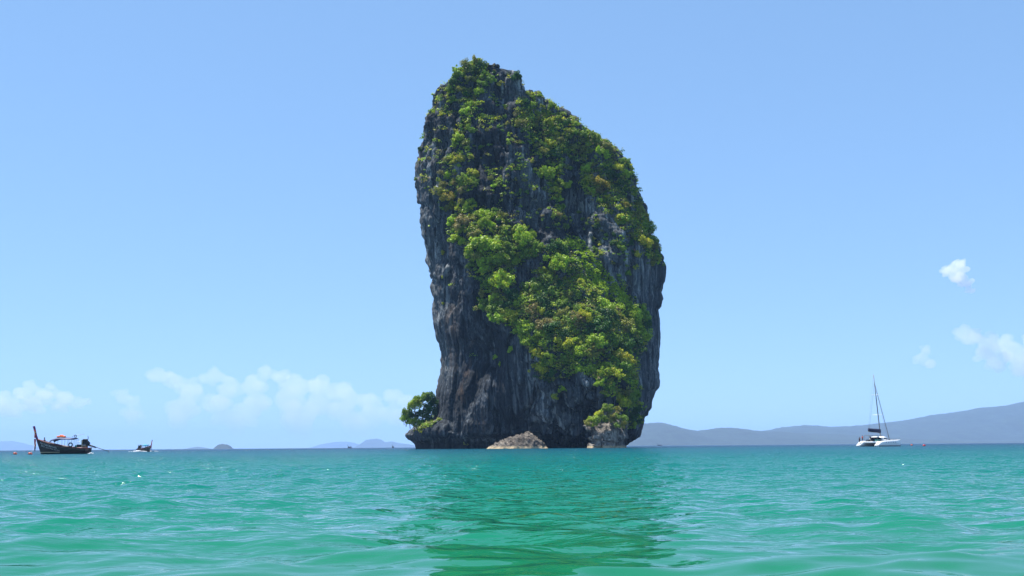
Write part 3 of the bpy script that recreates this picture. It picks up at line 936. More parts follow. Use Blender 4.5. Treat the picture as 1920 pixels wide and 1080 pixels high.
tag(ridge('island', [(-260, 10), (-150, 22), (-60, 17), (0, 16), (30, 18), (60, 10), (90, 0)], 24000, 900, 10.0, 0.06, 100, 12), 'faint pale hills at the left edge of the horizon', 'island')

# ------------------------------------------------------------------ small-mesh builder
class MB:
    def __init__(s): s.v = []; s.f = []

    def add(s, verts, faces):
        o = len(s.v)
        s.v.extend(tuple(v) for v in verts); s.f.extend(tuple(o + i for i in q) for q in faces)
        return s

    def box(s, c, size, taper=1.0, rot=0.0):
        x, y, z = (d / 2 for d in size)
        vs = []
        for sz, k in ((-1, 1.0), (1, taper)):
            for sx, sy in ((-1, -1), (1, -1), (1, 1), (-1, 1)):
                dx, dz = sx * x * k, sz * z
                vs.append((c[0] + dx * math.cos(rot) - dz * math.sin(rot), c[1] + sy * y * k, c[2] + dx * math.sin(rot) + dz * math.cos(rot)))
        return s.add(vs, [(0, 3, 2, 1), (4, 5, 6, 7), (0, 1, 5, 4), (1, 2, 6, 5), (2, 3, 7, 6), (3, 0, 4, 7)])

    def tube(s, pts, rad, sides=8):
        if not isinstance(rad, (list, tuple)): rad = [rad] * len(pts)
        v, f = tube(pts, rad, sides)
        n = len(pts)
        f = list(f) + [tuple(range(sides))[::-1], tuple((n - 1) * sides + k for k in range(sides))]
        return s.add(v, f)

    def loft(s, rings, closed=True, caps=True):
        n = len(rings[0])
        v = [p for r in rings for p in r]
        f = []
        for i in range(len(rings) - 1):
            for k in range(n if closed else n - 1):
                k2 = (k + 1) % n
                f.append((i * n + k, i * n + k2, (i + 1) * n + k2, (i + 1) * n + k))
        if caps and closed:
            f += [tuple(range(n))[::-1], tuple((len(rings) - 1) * n + k for k in range(n))]
        return s.add(v, f)

    def torus(s, c, R, r, axis='Y', n=18, m=8):
        rings = []
        for i in range(n):
            a = 2 * PI * i / n; ring = []
            for k in range(m):
                b = 2 * PI * k / m
                q = (R + r * math.cos(b)); u, w, h = q * math.cos(a), q * math.sin(a), r * math.sin(b)
                d = {'Y': (u, h, w), 'X': (h, u, w), 'Z': (u, w, h)}[axis]
                ring.append((c[0] + d[0], c[1] + d[1], c[2] + d[2]))
            rings.append(ring)
        rings.append(rings[0])
        return s.loft(rings, True, False)

    def ball(s, c, r, sq=(1, 1, 1), n=12, m=8):
        rings = []
        for i in range(1, m):
            t = PI * i / m
            rings.append([(c[0] + r * sq[0] * math.sin(t) * math.cos(2 * PI * k / n), c[1] + r * sq[1] * math.sin(t) * math.sin(2 * PI * k / n), c[2] - r * sq[2] * math.cos(t)) for k in range(n)])
        return s.loft(rings)

    def build(s, name, mat, parent=None, smooth_shade=False, bevel=0.0, solid=0.0):
        me = bpy.data.meshes.new(name); me.from_pydata(s.v, [], s.f); me.materials.append(mat)
        bm = bmesh.new(); bm.from_mesh(me); bmesh.ops.recalc_face_normals(bm, faces=bm.faces); bm.to_mesh(me); bm.free()
        if smooth_shade: me.polygons.foreach_set('use_smooth', np.ones(len(me.polygons), dtype=bool))
        o = link(name, me, parent)
        if solid: mo = o.modifiers.new('thickness', 'SOLIDIFY'); mo.thickness = solid
        if bevel: mo = o.modifiers.new('bevel', 'BEVEL'); mo.width = bevel; mo.segments = 2
        return o


P_HULL = plain('tarred_hull', (0.022, 0.016, 0.015), 0.45, vary=0.35, scale=1.5)
P_MAROON = plain('maroon_paint', (0.16, 0.03, 0.035), 0.5, vary=0.3)
P_RED = plain('red_paint', (0.5, 0.05, 0.03), 0.5)
P_ORANGE = plain('orange_cloth', (0.75, 0.16, 0.05), 0.8)
P_YELLOW = plain('yellow_cloth', (0.75, 0.5, 0.06), 0.8)
P_PURPLE = plain('purple_cloth', (0.17, 0.03, 0.12), 0.8)
P_TARP = plain('blue_tarpaulin', (0.02, 0.04, 0.13), 0.6)
P_CYAN = plain('light_blue_tarpaulin', (0.02, 0.36, 0.62), 0.6)
P_WOOD = plain('boat_timber', (0.2, 0.13, 0.075), 0.7, vary=0.35)
P_IRON = plain('engine_iron', (0.022, 0.022, 0.026), 0.5, 0.4)
P_STEEL = plain('worn_steel', (0.2, 0.2, 0.2), 0.4, 0.7)
P_RUBBER = plain('rubber', (0.012, 0.012, 0.013), 0.8)
P_WHITE = plain('white_gelcoat', (0.8, 0.8, 0.79), 0.25, vary=0.03)
P_PAINTW = plain('white_lettering', (0.62, 0.62, 0.6), 0.6, vary=0.25, scale=9)
P_NAVY = plain('navy_canvas', (0.008, 0.012, 0.045), 0.8)
P_ALU = plain('mast_alloy', (0.2, 0.21, 0.23), 0.45, 0.3)
P_DARKGLASS = plain('dark_glass', (0.008, 0.01, 0.014), 0.08)
P_ROPE = plain('rope', (0.35, 0.3, 0.22), 0.9)
P_NET = plain('trampoline_net', (0.12, 0.13, 0.14), 0.8)
P_GREEN = plain('green_plastic', (0.05, 0.3, 0.22), 0.5)
P_SKIN = plain('skin', (0.3, 0.17, 0.11), 0.6, vary=0.08)
P_HAIR = plain('hair', (0.012, 0.01, 0.009), 0.7)
P_SHIRT_D = plain('dark_shirt', (0.04, 0.02, 0.045), 0.85)
P_SHIRT_W = plain('white_shirt', (0.75, 0.75, 0.75), 0.85, vary=0.05)
P_SHIRT_R = plain('red_shirt', (0.45, 0.06, 0.07), 0.85)
P_SHORTS = plain('shorts', (0.03, 0.04, 0.07), 0.85)
P_BUOY = plain('orange_buoy', (0.72, 0.12, 0.06), 0.45)
P_BUOYR = plain('red_buoy', (0.55, 0.03, 0.05), 0.45)
P_FOAM = plain('foam', (0.85, 0.87, 0.88), 0.9, vary=0.05)
P_CUSHION = plain('cream_paint', (0.62, 0.52, 0.33), 0.6)


def person(loc, yaw, label, shirt, pose='stand', group=None, parent_scale=1.0):
    """one continuous skinned body; hair, shirt and shorts are its children"""
    J = {}
    if pose == 'stand':
        J = dict(pel=(0, 0, .95), sp=(0, 0, 1.2), ch=(0, 0, 1.38), nk=(0, 0, 1.5), hd=(0, .02, 1.6), hd2=(0, .02, 1.72),
                 sl=(-.18, 0, 1.43), el=(-.25, .02, 1.15), wl=(-.24, .12, .92), fl=(-.24, .16, .82), sr=(.18, 0, 1.43), er=(.27, .03, 1.17), wr=(.22, .2, 1.0), fr=(.2, .28, .98),
                 hl=(-.09, 0, .9), kl=(-.11, .03, .5), al=(-.11, 0, .08), tl=(-.12, .16, .03), hr=(.09, 0, .9), kr=(.11, .03, .5), ar=(.12, 0, .08), tr=(.13, .16, .03))
    else:
        J = dict(pel=(0, 0, .1), sp=(0, .04, .35), ch=(0, .06, .53), nk=(0, .08, .65), hd=(0, .11, .75), hd2=(0, .11, .87),
                 sl=(-.18, .06, .58), el=(-.26, .12, .32), wl=(-.2, .33, .22), fl=(-.16, .42, .2), sr=(.18, .06, .58), er=(.26, .12, .32), wr=(.2, .33, .22), fr=(.16, .42, .2),
                 hl=(-.1, .04, .09), kl=(-.14, .44, .16), al=(-.14, .48, -.28), tl=(-.14, .64, -.33), hr=(.1, .04, .09), kr=(.14, .44, .16), ar=(.14, .48, -.28), tr=(.14, .64, -.33))
    R = dict(pel=.15, sp=.135, ch=.165, nk=.06, hd=.1, hd2=.085, sl=.075, sr=.075, el=.05, er=.05, wl=.035, wr=.035, fl=.03, fr=.03, hl=.1, hr=.1, kl=.065, kr=.065, al=.045, ar=.045, tl=.04, tr=.04)
    E = [('pel', 'sp'), ('sp', 'ch'), ('ch', 'nk'), ('nk', 'hd'), ('hd', 'hd2'), ('ch', 'sl'), ('sl', 'el'), ('el', 'wl'), ('wl', 'fl'), ('ch', 'sr'), ('sr', 'er'), ('er', 'wr'), ('wr', 'fr'),
         ('pel', 'hl'), ('hl', 'kl'), ('kl', 'al'), ('al', 'tl'), ('pel', 'hr'), ('hr', 'kr'), ('kr', 'ar'), ('ar', 'tr')]
    ks = list(J)
    me = bpy.data.meshes.new('person')
    me.from_pydata([J[k] for k in ks], [(ks.index(a), ks.index(b)) for a, b in E], [])
    me.materials.append(P_SKIN)
    o = link('person', me, None, loc)
    o.rotation_euler = (0, 0, yaw)
    sk = o.modifiers.new('skin', 'SKIN'); sk.use_smooth_shade = True
    for k, sv in zip(ks, me.skin_vertices[0].data):
        sv.radius = (R[k], R[k]); sv.use_root = (k == 'pel')
    ss = o.modifiers.new('subsurf', 'SUBSURF'); ss.levels = 1; ss.render_levels = 1
    tag(o, label, 'person', group)

    def el(name, ks_, pad, mat, z0=0):
        rings = []
        for k in ks_:
            c = Vector(J[k]); r = R[k] + pad
            rings.append([(c.x + 1.3 * r * math.cos(2 * PI * i / 10), c.y + r * math.sin(2 * PI * i / 10), c.z) for i in range(10)])
        MB().loft(rings).build(name, mat, o, True)
    el('shirt', ['pel', 'sp', 'ch'], .03, shirt)
    for s_, e_ in (('sl', 'el'), ('sr', 'er')):
        MB().tube([J[s_], [(a + b) / 2 for a, b in zip(J[s_], J[e_])]], [.1, .085]).build('sleeve', shirt, o, True)
    for h_, k_ in (('hl', 'kl'), ('hr', 'kr')):
        MB().tube([J[h_], J[k_]], [.125, .1]).build('shorts_leg', P_SHORTS, o, True)
    c = J['hd2']
    MB().ball((c[0], c[1] - .025, c[2] - .01), .115, (1, 1.05, .95)).build('hair', P_HAIR, o, True)
    return o


# ------------------------------------------------------------------ long-tail boats
def on_sea(px, Y, z=0.0):
    return Vector(((px - 960) / F * Y, Y, z))


def hull_section(x, b, k, s_, n=7):
    pts = []
    for i in range(n):
        t = i / (n - 1)
        pts.append((x, b * math.sin(t * PI / 2) ** 0.75 * (0.9 + 0.1 * t), k + (s_ - k) * t ** 1.25))
    return pts


ST = [(4.5, .72, -.25, 1.0), (3.2, .92, -.4, 1.0), (1.6, 1.03, -.45, 1.12), (0.0, 1.06, -.45, 1.32), (-1.6, .98, -.42, 1.62), (-2.9, .8, -.4, 1.93), (-3.9, .56, -.35, 2.22), (-4.6, .32, -.1, 2.43), (-5.05, .17, 1.1, 2.58), (-5.5, .07, 2.25, 2.74)]


def sheer(x):
    xs = [s[0] for s in ST][::-1]
    return float(np.interp(x, xs, [s[3] for s in ST][::-1])), float(np.interp(x, xs, [s[1] for s in ST][::-1]))


def longtail(label, loc, yaw, canopy_mat, main=True, group='long-tail boats on the water'):
    root = link('longtail_boat', None, None, loc); root.rotation_euler = (0, 0, yaw)
    tag(root, label, 'boat', group)
    rings = []
    for x, b, k, s_ in ST:
        h = hull_section(x, b, k, s_)
        ring = [(p[0], -p[1], p[2]) for p in h[::-1]] + [p for p in h[1:]]
        rings.append(ring)
    hm = MB().loft(rings, False, False)
    n = len(rings[0])
    hm.f.append(tuple(range(n)))                       # transom
    hull = hm.build('hull', P_HULL, root, True, solid=0.06)
    # planked deck inside
    dk = MB()
    dk.loft([[(x, -b * .86, s_ - .42), (x, b * .86, s_ - .42)] for x, b, k, s_ in ST[:-1]], False, False)
    dk.build('deck', P_WOOD, root, solid=0.04)
    for sg in (-1, 1):
        MB().tube([(x, sg * (b + .02), s_ + .02) for x, b, k, s_ in ST], .075, 6).build('gunwale', P_MAROON, root, True)
        MB().tube([(x, sg * (b + .01) * 0.985, s_ - .2) for x, b, k, s_ in ST[:-2]], .03, 5).build('rubbing_strake', P_WOOD if main else P_CUSHION, hull, True)
    MB().tube([(x, -y, .28) for x, y in ((-4.62, .16), (-4.2, .32), (-3.4, .5), (-2.3, .66), (-.8, .82))], .05, 6).build('waterline_stripe', P_CUSHION, hull, True)
    # stem post with sashes and garlands
    stem = [(-5.15, 2.2), (-5.5, 2.8), (-5.72, 3.5), (-5.92, 4.2), (-6.12, 4.85), (-6.2, 5.1)]
    wd = [.34, .3, .25, .25, .3, .33]
    rr = []
    for (x, z), w in zip(stem, wd):
        rr.append([(x - w * .62, -.09, z - .03), (x + w * .62, -.09, z + .03), (x + w * .62, .09, z + .03), (x - w * .62, .09, z - .03)])
    pr = MB().loft(rr).build('stem_post', P_PURPLE, root, False, bevel=0.02)
    for (x, z, m) in ((-5.75, 3.55, P_ORANGE), (-5.86, 3.95, P_YELLOW), (-5.97, 4.35, P_ORANGE)):
        MB().torus((x - .02, 0, z), .17, .07, 'Z', 14, 6).build('garland', m, pr, True)
    sash = MB()
    sash.loft([[(-5.98 - .02 * math.sin(3 * z), -.12, z), (-5.8, -.14, z), (-5.8, .1, z), (-5.98, .1, z)] for z in (4.4, 3.9, 3.4, 2.95)])
    sash.build('sash', P_ORANGE, pr)
    MB().loft([[(-5.98 + .05 * i, -.16, 2.75 - .45 * i), (-5.72 + .04 * i, -.2, 2.75 - .45 * i), (-5.72 + .04 * i, .06, 2.75 - .45 * i), (-5.98 + .05 * i, .02, 2.75 - .45 * i)] for i in range(4)]).build('ribbon', P_RED, root)
    MB().tube([(-5.75, -.08, 1.6), (-5.72, -.08, 1.1), (-5.74, -.08, .45)], [.09, .14, .06], 8).build('hanging_fender', P_SHIRT_D, root, True)
    # awning on posts
    rings = []
    for x, z in ((-2.75, 2.5), (-2.4, 2.72), (-1.7, 2.97), (-1.0, 3.05), (0.0, 3.0), (.9, 2.93), (1.85, 2.9)):
        edge = .42 if x < 0.6 else .42 - .3 * (x - .6) / 1.25
        rings.append([(x, -1.08, z - edge), (x, -.8, z - .12), (x, 0, z), (x, .8, z - .12), (x, 1.08, z - edge)])
    aw = MB().loft(rings, False, False).build('awning', canopy_mat, root, True, solid=0.03)
    for x in (-2.5, -1.2, .1, .62, 1.8):
        for sg in (-1, 1):
            zs, b = sheer(x)
            MB().tube([(x, sg * (b - .03), zs - .1), (x, sg * .86, 2.72 if x > -2.2 else 2.55)], .032, 6).build('awning_post', P_STEEL, root)
    # engine with its long shaft
    en = MB()
    en.box((3.55, 0, 1.95), (1.15, .7, .75), .92); en.box((3.5, 0, 2.45), (.95, .5, .35), .85); en.box((3.0, 0, 2.1), (.18, .62, .85)); en.box((3.95, 0, 1.55), (.5, .55, .35))
    en.tube([(3.3, -.36, 2.55), (3.9, -.36, 2.55)], .13); en.tube([(4.1, -.2, 1.9), (4.1, .2, 1.9)], .28, 12)
    eng = en.build('engine', P_IRON, root, False, bevel=0.03)
    MB().tube([(3.95, .1, 2.5), (3.98, .1, 2.95), (3.9, .1, 3.25)], [.06, .06, .045], 8).build('exhaust_pipe', P_IRON, eng, True)
    MB().box((3.45, 0, 1.3), (.9, .8, .5)).build('engine_mount', P_WOOD, root)
    sh = MB(); sh.tube([(4.05, 0, 1.62), (5.6, 0, 1.12)], [.16, .1], 8); sh.tube([(5.6, 0, 1.12), (7.95, 0, .38)], .055, 8); sh.tube([(4.3, 0, 1.3), (5.5, 0, .98)], .035, 6)
    shaft = sh.build('propeller_shaft', P_IRON, root, True)
    pp = MB()
    for k in range(3):
        a = 2 * PI * k / 3 + .4
        pp.loft([[(7.93, math.cos(a) * r - .05 * w, .38 + math.sin(a) * r), (7.99, math.cos(a) * r + .05 * w, .4 + math.sin(a) * r), (8.02, math.cos(a + .2) * r, .38 + math.sin(a + .2) * r)] for r, w in ((.04, 1), (.14, 2), (.24, 1))])
    pp.build('propeller', P_STEEL, shaft)
    MB().tube([(3.2, .25, 2.3), (2.4, .3, 2.15), (2.0, .3, 2.2)], .03, 6).build('tiller', P_STEEL, eng)
    if main:
        bd = MB()
        for dx, dy, dz, sx, sy in ((-1.45, -.1, 3.13, .75, .9), (-.75, .05, 3.17, .8, 1.0), (-.3, -.2, 3.13, .5, .7), (-1.0, .15, 3.32, .8, .6)):
            bd.ball((dx, dy, dz), .5, (sx, sy, .34), 12, 6)
        bd.build('life_jacket_bundle', P_ORANGE, root, True)
        MB().tube([(1.85, -.1, 1.2), (1.85, -.1, 3.4)], .035, 6).build('pole', P_STEEL, root)
        MB().tube([(1.05, -.1, 3.12), (1.35, -.1, 3.3), (2.2, -.1, 3.42), (3.35, -.1, 3.58)], .03, 6).build('boom_rod', P_STEEL, root)
        MB().torus((1.66, -.12, 3.22), .2, .055, 'Y').build('lamp_hoop', P_RUBBER, root, True)
        MB().torus((1.2, -.98, 1.62), .34, .11, 'Y', 22, 8).build('tyre_fender', P_RUBBER, root, True)
        MB().box((3.12, -.5, 1.75), (.09, .09, 1.5)).build('engine_post', P_CUSHION, root)
        MB().ball((2.05, -.45, 1.32), .3, (1, .9, .8)).build('plastic_drum', P_GREEN, root, True)
        MB().box((2.55, -.35, 1.42), (.7, .6, .5)).build('engine_crate', P_IRON, root, bevel=0.03)
        # painted name, two lines of looping white script along the bow
        rng = random.Random(3)
        def script(x0, x1, drop, h, nm):
            x = x0
            while x < x1:
                w = rng.uniform(.16, .3); m_ = MB()
                def sp(xx, dz):
                    zs, b = sheer(xx)
                    kz = float(np.interp(xx, [s[0] for s in ST][::-1], [s[2] for s in ST][::-1]))
                    z = zs - drop + dz
                    t = max(0.01, min(1, (z - kz) / (zs - kz))) ** (1 / 1.25)
                    return (xx, -(b * math.sin(t * PI / 2) ** .75 * (.9 + .1 * t) + .012), z)
                k = rng.choice((0, 1, 2))
                if k == 0: pts = [(0, 0), (.15, .9), (.45, 1), (.6, .5), (.45, .1), (.9, .05)]
                elif k == 1: pts = [(.1, 1), (0, .4), (.25, 0), (.6, .15), (.7, .9), (.85, .1)]
                else: pts = [(0, .1), (.4, .55), (.2, .9), (.55, 1.05), (.75, .5), (.7, 0), (1, .1)]
                pts = [(a + rng.uniform(-.06, .06), b_ + rng.uniform(-.06, .06)) for a, b_ in pts]
                m_.tube([sp(x + a * w, (b_ - .5) * h) for a, b_ in pts], .02, 5)
                m_.build('painted_letter', P_PAINTW, hull)
                x += w + rng.uniform(.02, .07)
        script(-4.75, -3.95, .42, .2, 'a'); script(-4.55, -3.9, .85, .3, 'b')
        script(-3.65, -1.35, .5, .34, 'c'); script(-3.5, -1.0, .9, .17, 'd')
    return root


BOAT_Y = 200.0
bl = on_sea(130.5, BOAT_Y, 0.05)
longtail('dark wooden long-tail boat with tall sashed prow, moored at left', bl, 0.0, P_TARP)
person(bl + Vector((-4.0, 0.0, 2.05)), math.radians(120), 'person in dark clothes sitting on the bow of the moored boat', P_SHIRT_D, 'sit')
# far boat under way, seen at an angle from behind
b2 = on_sea(275, 330.0, 0.05)
far_boat = longtail('distant long-tail boat with bright blue awning and white wake', b2, math.radians(180 + 76), P_CYAN, main=False)
far_boat.scale = (0.7, 0.7, 0.7)


def boat_spot(base, yaw, p, sc=1.0):
    return base + Matrix.Rotation(yaw, 3, 'Z') @ (Vector(p) * sc)


yaw2 = math.radians(180 + 76)
person(boat_spot(b2, yaw2, (2.3, -.2, .45), .7), 0, 'boatman in a white shirt standing by the engine of the distant boat', P_SHIRT_W, 'stand')
person(boat_spot(b2, yaw2, (-3.2, .1, 1.7), .7), 1.2, 'passenger in white near the bow of the distant boat', P_SHIRT_W, 'sit')
person(boat_spot(b2, yaw2, (0.8, -.3, .95), .7), 2.0, 'passenger in red sitting amidships in the distant boat', P_SHIRT_R, 'sit')
for k, (px, Y, yaw, lab) in enumerate(((657, 1500, 1.2, 'speck of a far boat on the horizon left of the rock'), (737, 1600, 1.45, 'tiny dark boat on the horizon beside the rock foot'), (1232, 2300, 0.1, 'tiny low boat on the horizon right of the rock'))):
    m_ = MB().loft([[(x, -b, s_), (x, -b * .6, k_), (x, b * .6, k_), (x, b, s_)] for x, b, k_, s_ in ST])
    m_.tube([(-5.2, 0, 2.4), (-6.2, 0, 5.0)], .2, 6); m_.box((0, 0, 2.8), (4.2, 2, .2)); m_.box((3.4, 0, 1.8), (1.1, .7, .9)); m_.box((0, -.8, 2.1), (.1, .1, 1.3)); m_.box((1.5, .8, 2.1), (.1, .1, 1.3)); m_.box((-1.5, .8, 2.2), (.1, .1, 1.3))
    o = m_.build('distant_boat', P_HULL)
    o.location = on_sea(px, Y); o.rotation_euler = (0, 0, yaw); tag(o, lab, 'boat')


def foam(name, c, L, W, H, yaw, label, seed):
    rng = np.random.default_rng(seed)
    m_ = MB()
    for i in range(46):
        t = rng.uniform(-1, 1); w = rng.normal(0, .4)
        r = rng.uniform(.12, .34) * H * (1.2 - abs(t) * .8)
        p = Matrix.Rotation(yaw, 3, 'Z') @ Vector((t * L, w * W, 0))
        m_.ball((c[0] + p.x, c[1] + p.y, c[2] + r * .4 + rng.uniform(0, .25) * H * (1 - abs(t))), r, (1.8, 1.6, .8), 8, 5)
    tag(m_.build(name, P_FOAM, None, True), label, None, None, 'stuff')


foam('foam', on_sea(264.5, 323, .05), 2.6, 1.6, .75, .3, 'white wake foam behind the distant long-tail boat', 1)
foam('foam', on_sea(292, 334, .05), 1.7, .8, .45, .4, 'white bow wave of the distant long-tail boat', 2)
foam('foam', on_sea(177, 198.6, .02), .5, .3, .35, .2, 'small splash of foam at the stern of the moored boat', 3)

# ------------------------------------------------------------------ catamaran
def catamaran():
    Yc = 320.0
    root = link('catamaran', None, None, on_sea(1639, Yc, 0.0))
    H = math.radians(40)                       # bow points right and away
    root.rotation_euler = (0, 0, H)
    tag(root, 'white sailing catamaran with bare mast and navy sail cover', 'sailboat')
    Lh = 6.6
    for sg in (-1, 1):
        cy = sg * 3.0
        rings = []
        for x, b, k, s_ in ((-Lh, .62, .12, .42), (-6.1, .66, -.15, .62), (-5.5, .7, -.25, 1.0), (-4.6, .76, -.35, 1.42), (-3, .82, -.45, 1.58), (-1, .84, -.5, 1.66), (1.5, .78, -.5, 1.74), (3.8, .58, -.45, 1.84), (5.4, .32, -.35, 1.92), (6.3, .12, -.2, 1.98), (6.6, .04, -.1, 2.0)):
            ring = [(x, cy - b * .9, s_), (x, cy - b, s_ * .72), (x, cy - b * .9, s_ * .2), (x, cy - b * .35, k), (x, cy + b * .35, k), (x, cy + b * .9, s_ * .2), (x, cy + b, s_ * .72), (x, cy + b * .9, s_)]
            rings.append(ring)
        h = MB().loft(rings).build('hull', P_WHITE, root, True)
        MB().loft([[(x, cy - b, .22), (x, cy - b, .05), (x, cy + b, .05), (x, cy + b, .22)] for x, b in ((-6.2, .66), (-4.5, .755), (-1, .8), (2, .72), (4, .5), (5.6, .27), (6.5, .06))]).build('boot_stripe', P_NAVY, h)
        for x in (-2.4, -1.2, 0.1, 1.4, 2.6):
            bb = float(np.interp(x, [-3, -1, 1.5, 3.8], [.82, .84, .78, .58]))
            MB().box((x, cy + sg * (bb * .985), 1.2), (.62, .05, .17)).build('hull_window', P_DARKGLASS, h, bevel=.02)
        for k in range(2):
            MB().box((-6.25 + k * .55, cy, .52 + k * .34), (.5, 1.0, .08)).build('transom_step', P_WHITE, h, bevel=.02)
    # bridge deck, saloon, cockpit
    MB().box((-1.2, 0, 1.25), (6.6, 5.0, .5)).build('bridge_deck', P_WHITE, root, bevel=.08)
    rr = []
    for x, w, z in ((-1.5, 2.35, 2.75), (-.4, 2.35, 2.92), (1.0, 2.15, 2.8), (2.0, 1.8, 2.35), (2.8, 1.4, 1.75)):
        rr.append([(x, -w, 1.5), (x, -w * .92, z - .28), (x, -w * .7, z), (x, w * .7, z), (x, w * .92, z - .28), (x, w, 1.5)])
    sal = MB().loft(rr).build('saloon', P_WHITE, root, True)
    for sg in (-1, 1):
        MB().loft([[(x, sg * (w * .985 + .02), z0), (x, sg * (w * .95 + .03), z1)] for x, w, z0, z1 in ((-1.2, 2.35, 2.1, 2.5), (.4, 2.25, 2.1, 2.52), (1.5, 2.0, 2.05, 2.3))], False, False).build('saloon_window', P_DARKGLASS, sal, False, solid=.03)
    MB().box((2.22, 0, 2.27), (.5, 2.4, .05), 1, -.72).build('windscreen', P_DARKGLASS, sal)
    MB().box((-3.0, 0, 3.2), (2.9, 4.4, .12), .96).build('bimini', P_NET, root, bevel=.04)
    for x in (-4.3, -1.8):
        for y in (-2.05, 2.05):
            MB().tube([(x, y, 1.5), (x, y, 3.15)], .04, 6).build('bimini_post', P_STEEL, root)
    MB().box((-3.4, -1.5, 1.75), (1.6, .8, .5)).build('cockpit_seat', P_GREEN, root, bevel=.06)
    MB().box((-3.4, 1.5, 1.75), (1.6, .8, .5)).build('cockpit_seat', P_NET, root, bevel=.06)
    MB().box((-1.75, 0, 2.1), (.1, 3.2, 1.0)).build('saloon_door', P_DARKGLASS, root)
    MB().box((4.2, 0, 1.72), (2.9, 5.2, .04)).build('trampoline', P_NET, root)
    MB().tube([(5.7, -3.0, 1.9), (5.7, 3.0, 1.9)], .1, 8).build('cross_beam', P_ALU, root, True)
    # rig: raked mast, boom with stacked sail under its cover, stays
    mast_b, mast_t = Vector((.9, 0, 2.8)), Vector((-1.0, 0, 21.3))
    mt = MB().tube([mast_b, mast_b.lerp(mast_t, .6), mast_t], [.15, .14, .08], 10).build('mast', P_ALU, root, True)
    for f_, w in ((.35, 1.5), (.67, 1.1)):
        p = mast_b.lerp(mast_t, f_)
        MB().tube([(p.x - .5, -w, p.z), (p.x, 0, p.z), (p.x - .5, w, p.z)], .055, 6).build('spreader', P_WHITE, mt)
    MB().tube([(.75, 0, 3.95), (-5.6, 0, 4.35)], .12, 8).build('boom', P_ALU, root, True)
    cv = []
    for x, z0, hh, w in ((.95, 3.95, 1.15, .3), (-.5, 4.05, 1.1, .34), (-3, 4.2, 1.0, .32), (-5.4, 4.35, .95, .24)):
        cv.append([(x, -w * .5, z0), (x, -w, z0 + hh * .4), (x, -w * .4, z0 + hh), (x, w * .4, z0 + hh), (x, w, z0 + hh * .4), (x, w * .5, z0)])
    MB().loft(cv).build('sail_cover', P_NAVY, root, True)
    hd = mast_b.lerp(mast_t, .87)
    MB().tube([(5.7, 0, 2.0), hd], [.1, .06], 8).build('furled_jib', P_ALU, root, True)
    for sg in (-1, 1):
        MB().tube([(-.6, sg * 3.3, 1.7), hd], .022, 5).build('shroud', P_STEEL, root)
    MB().tube([(-5.5, 0, 4.8), mast_t], .014, 5).build('topping_lift', P_STEEL, root)
    for sg in (-1, 1):
        ln = MB().tube([(-4.4, sg * 3.55, 2.15), (0, sg * 3.7, 2.3), (3.5, sg * 3.5, 2.4), (6.3, sg * 3.05, 2.6)], .018, 5)
        for x, y in ((-4.4, 3.55), (-2, 3.65), (0, 3.7), (1.8, 3.6), (3.5, 3.5), (6.3, 3.05)):
            ln.tube([(x, sg * y, 1.55), (x, sg * y, 2.2 + max(0, x) * .06)], .02, 5)
        ln.build('guard_rail', P_STEEL, root)
    q = lambda p: boat_spot(on_sea(1639, Yc), H, p)
    person(q((-5.55, 3.0, .95)), .5, 'dark-clothed person standing on the far stern of the catamaran', P_SHIRT_D, 'stand')
    person(q((-4.1, 2.9, 1.45)), 2.2, 'person in red on the far hull of the catamaran', P_SHIRT_R, 'stand')
    person(q((-4.0, .4, 1.5)), 1.2, 'dark figure under the awning of the catamaran', P_SHIRT_D, 'stand')


catamaran()

# ------------------------------------------------------------------ mooring buoys
def buoy(px, Y, r, mat, label, tilt=.4, group='mooring buoys'):
    m_ = MB(); m_.ball((0, 0, r * .35), r, (1.25, 1, .8), 16, 10)
    root = link('buoy', None, None, on_sea(px, Y, .04)); root.rotation_euler = (0, tilt * .5, tilt)
    m_.build('float', mat, root, True)
    MB().torus((0, 0, r * .35), r * 1.0, r * .12, 'X', 18, 6).build('band', P_RUBBER, root, True)
    MB().torus((-r * 1.2, 0, r * .6), r * .25, r * .08, 'Y', 12, 6).build('eye', P_STEEL, root, True)
    tag(root, label, 'buoy', group)


buoy(64.5, 188, .29, P_BUOY, 'orange mooring buoy nearest the prow of the moored boat')
buoy(36.5, 196, .28, P_BUOY, 'orange buoy in the middle of the left-hand row')
buoy(2, 196, .3, P_BUOYR, 'reddish buoy at the left edge of the picture', .2)
buoy(1722, 300, .36, P_BUOYR, 'red buoy floating to the right of the catamaran', .1)
buoy(1699, 420, .36, P_BUOY, 'faint pink buoy just right of the catamaran bow', .1)
rp = MB(); a_ = bl + Vector((-5.6, 0, 2.4)); b_ = on_sea(64.5, 188, .35)
rp.tube([a_.lerp(b_, t) - Vector((0, 0, .5 * math.sin(PI * t))) for t in (0, .25, .5, .75, 1)], .02, 5)
tag(rp.build('mooring_rope', P_ROPE), 'thin mooring rope from the prow down to the orange buoy', 'rope')

# ------------------------------------------------------------------ clouds (beyond the haze)
def cloud_mat(name, dens):
    m = bpy.data.materials.new(name); m.use_nodes = True; nt = m.node_tree; nt.nodes.clear()
    out = nt.nodes.new('ShaderNodeOutputMaterial'); v = nt.nodes.new('ShaderNodeVolumePrincipled')
    v.inputs['Color'].default_value = (1.0, 1.0, 1.0, 1); v.inputs['Density'].default_value = dens; v.inputs['Anisotropy'].default_value = 0.0
    nt.links.new(v.outputs[0], out.inputs['Volume'])
    return m


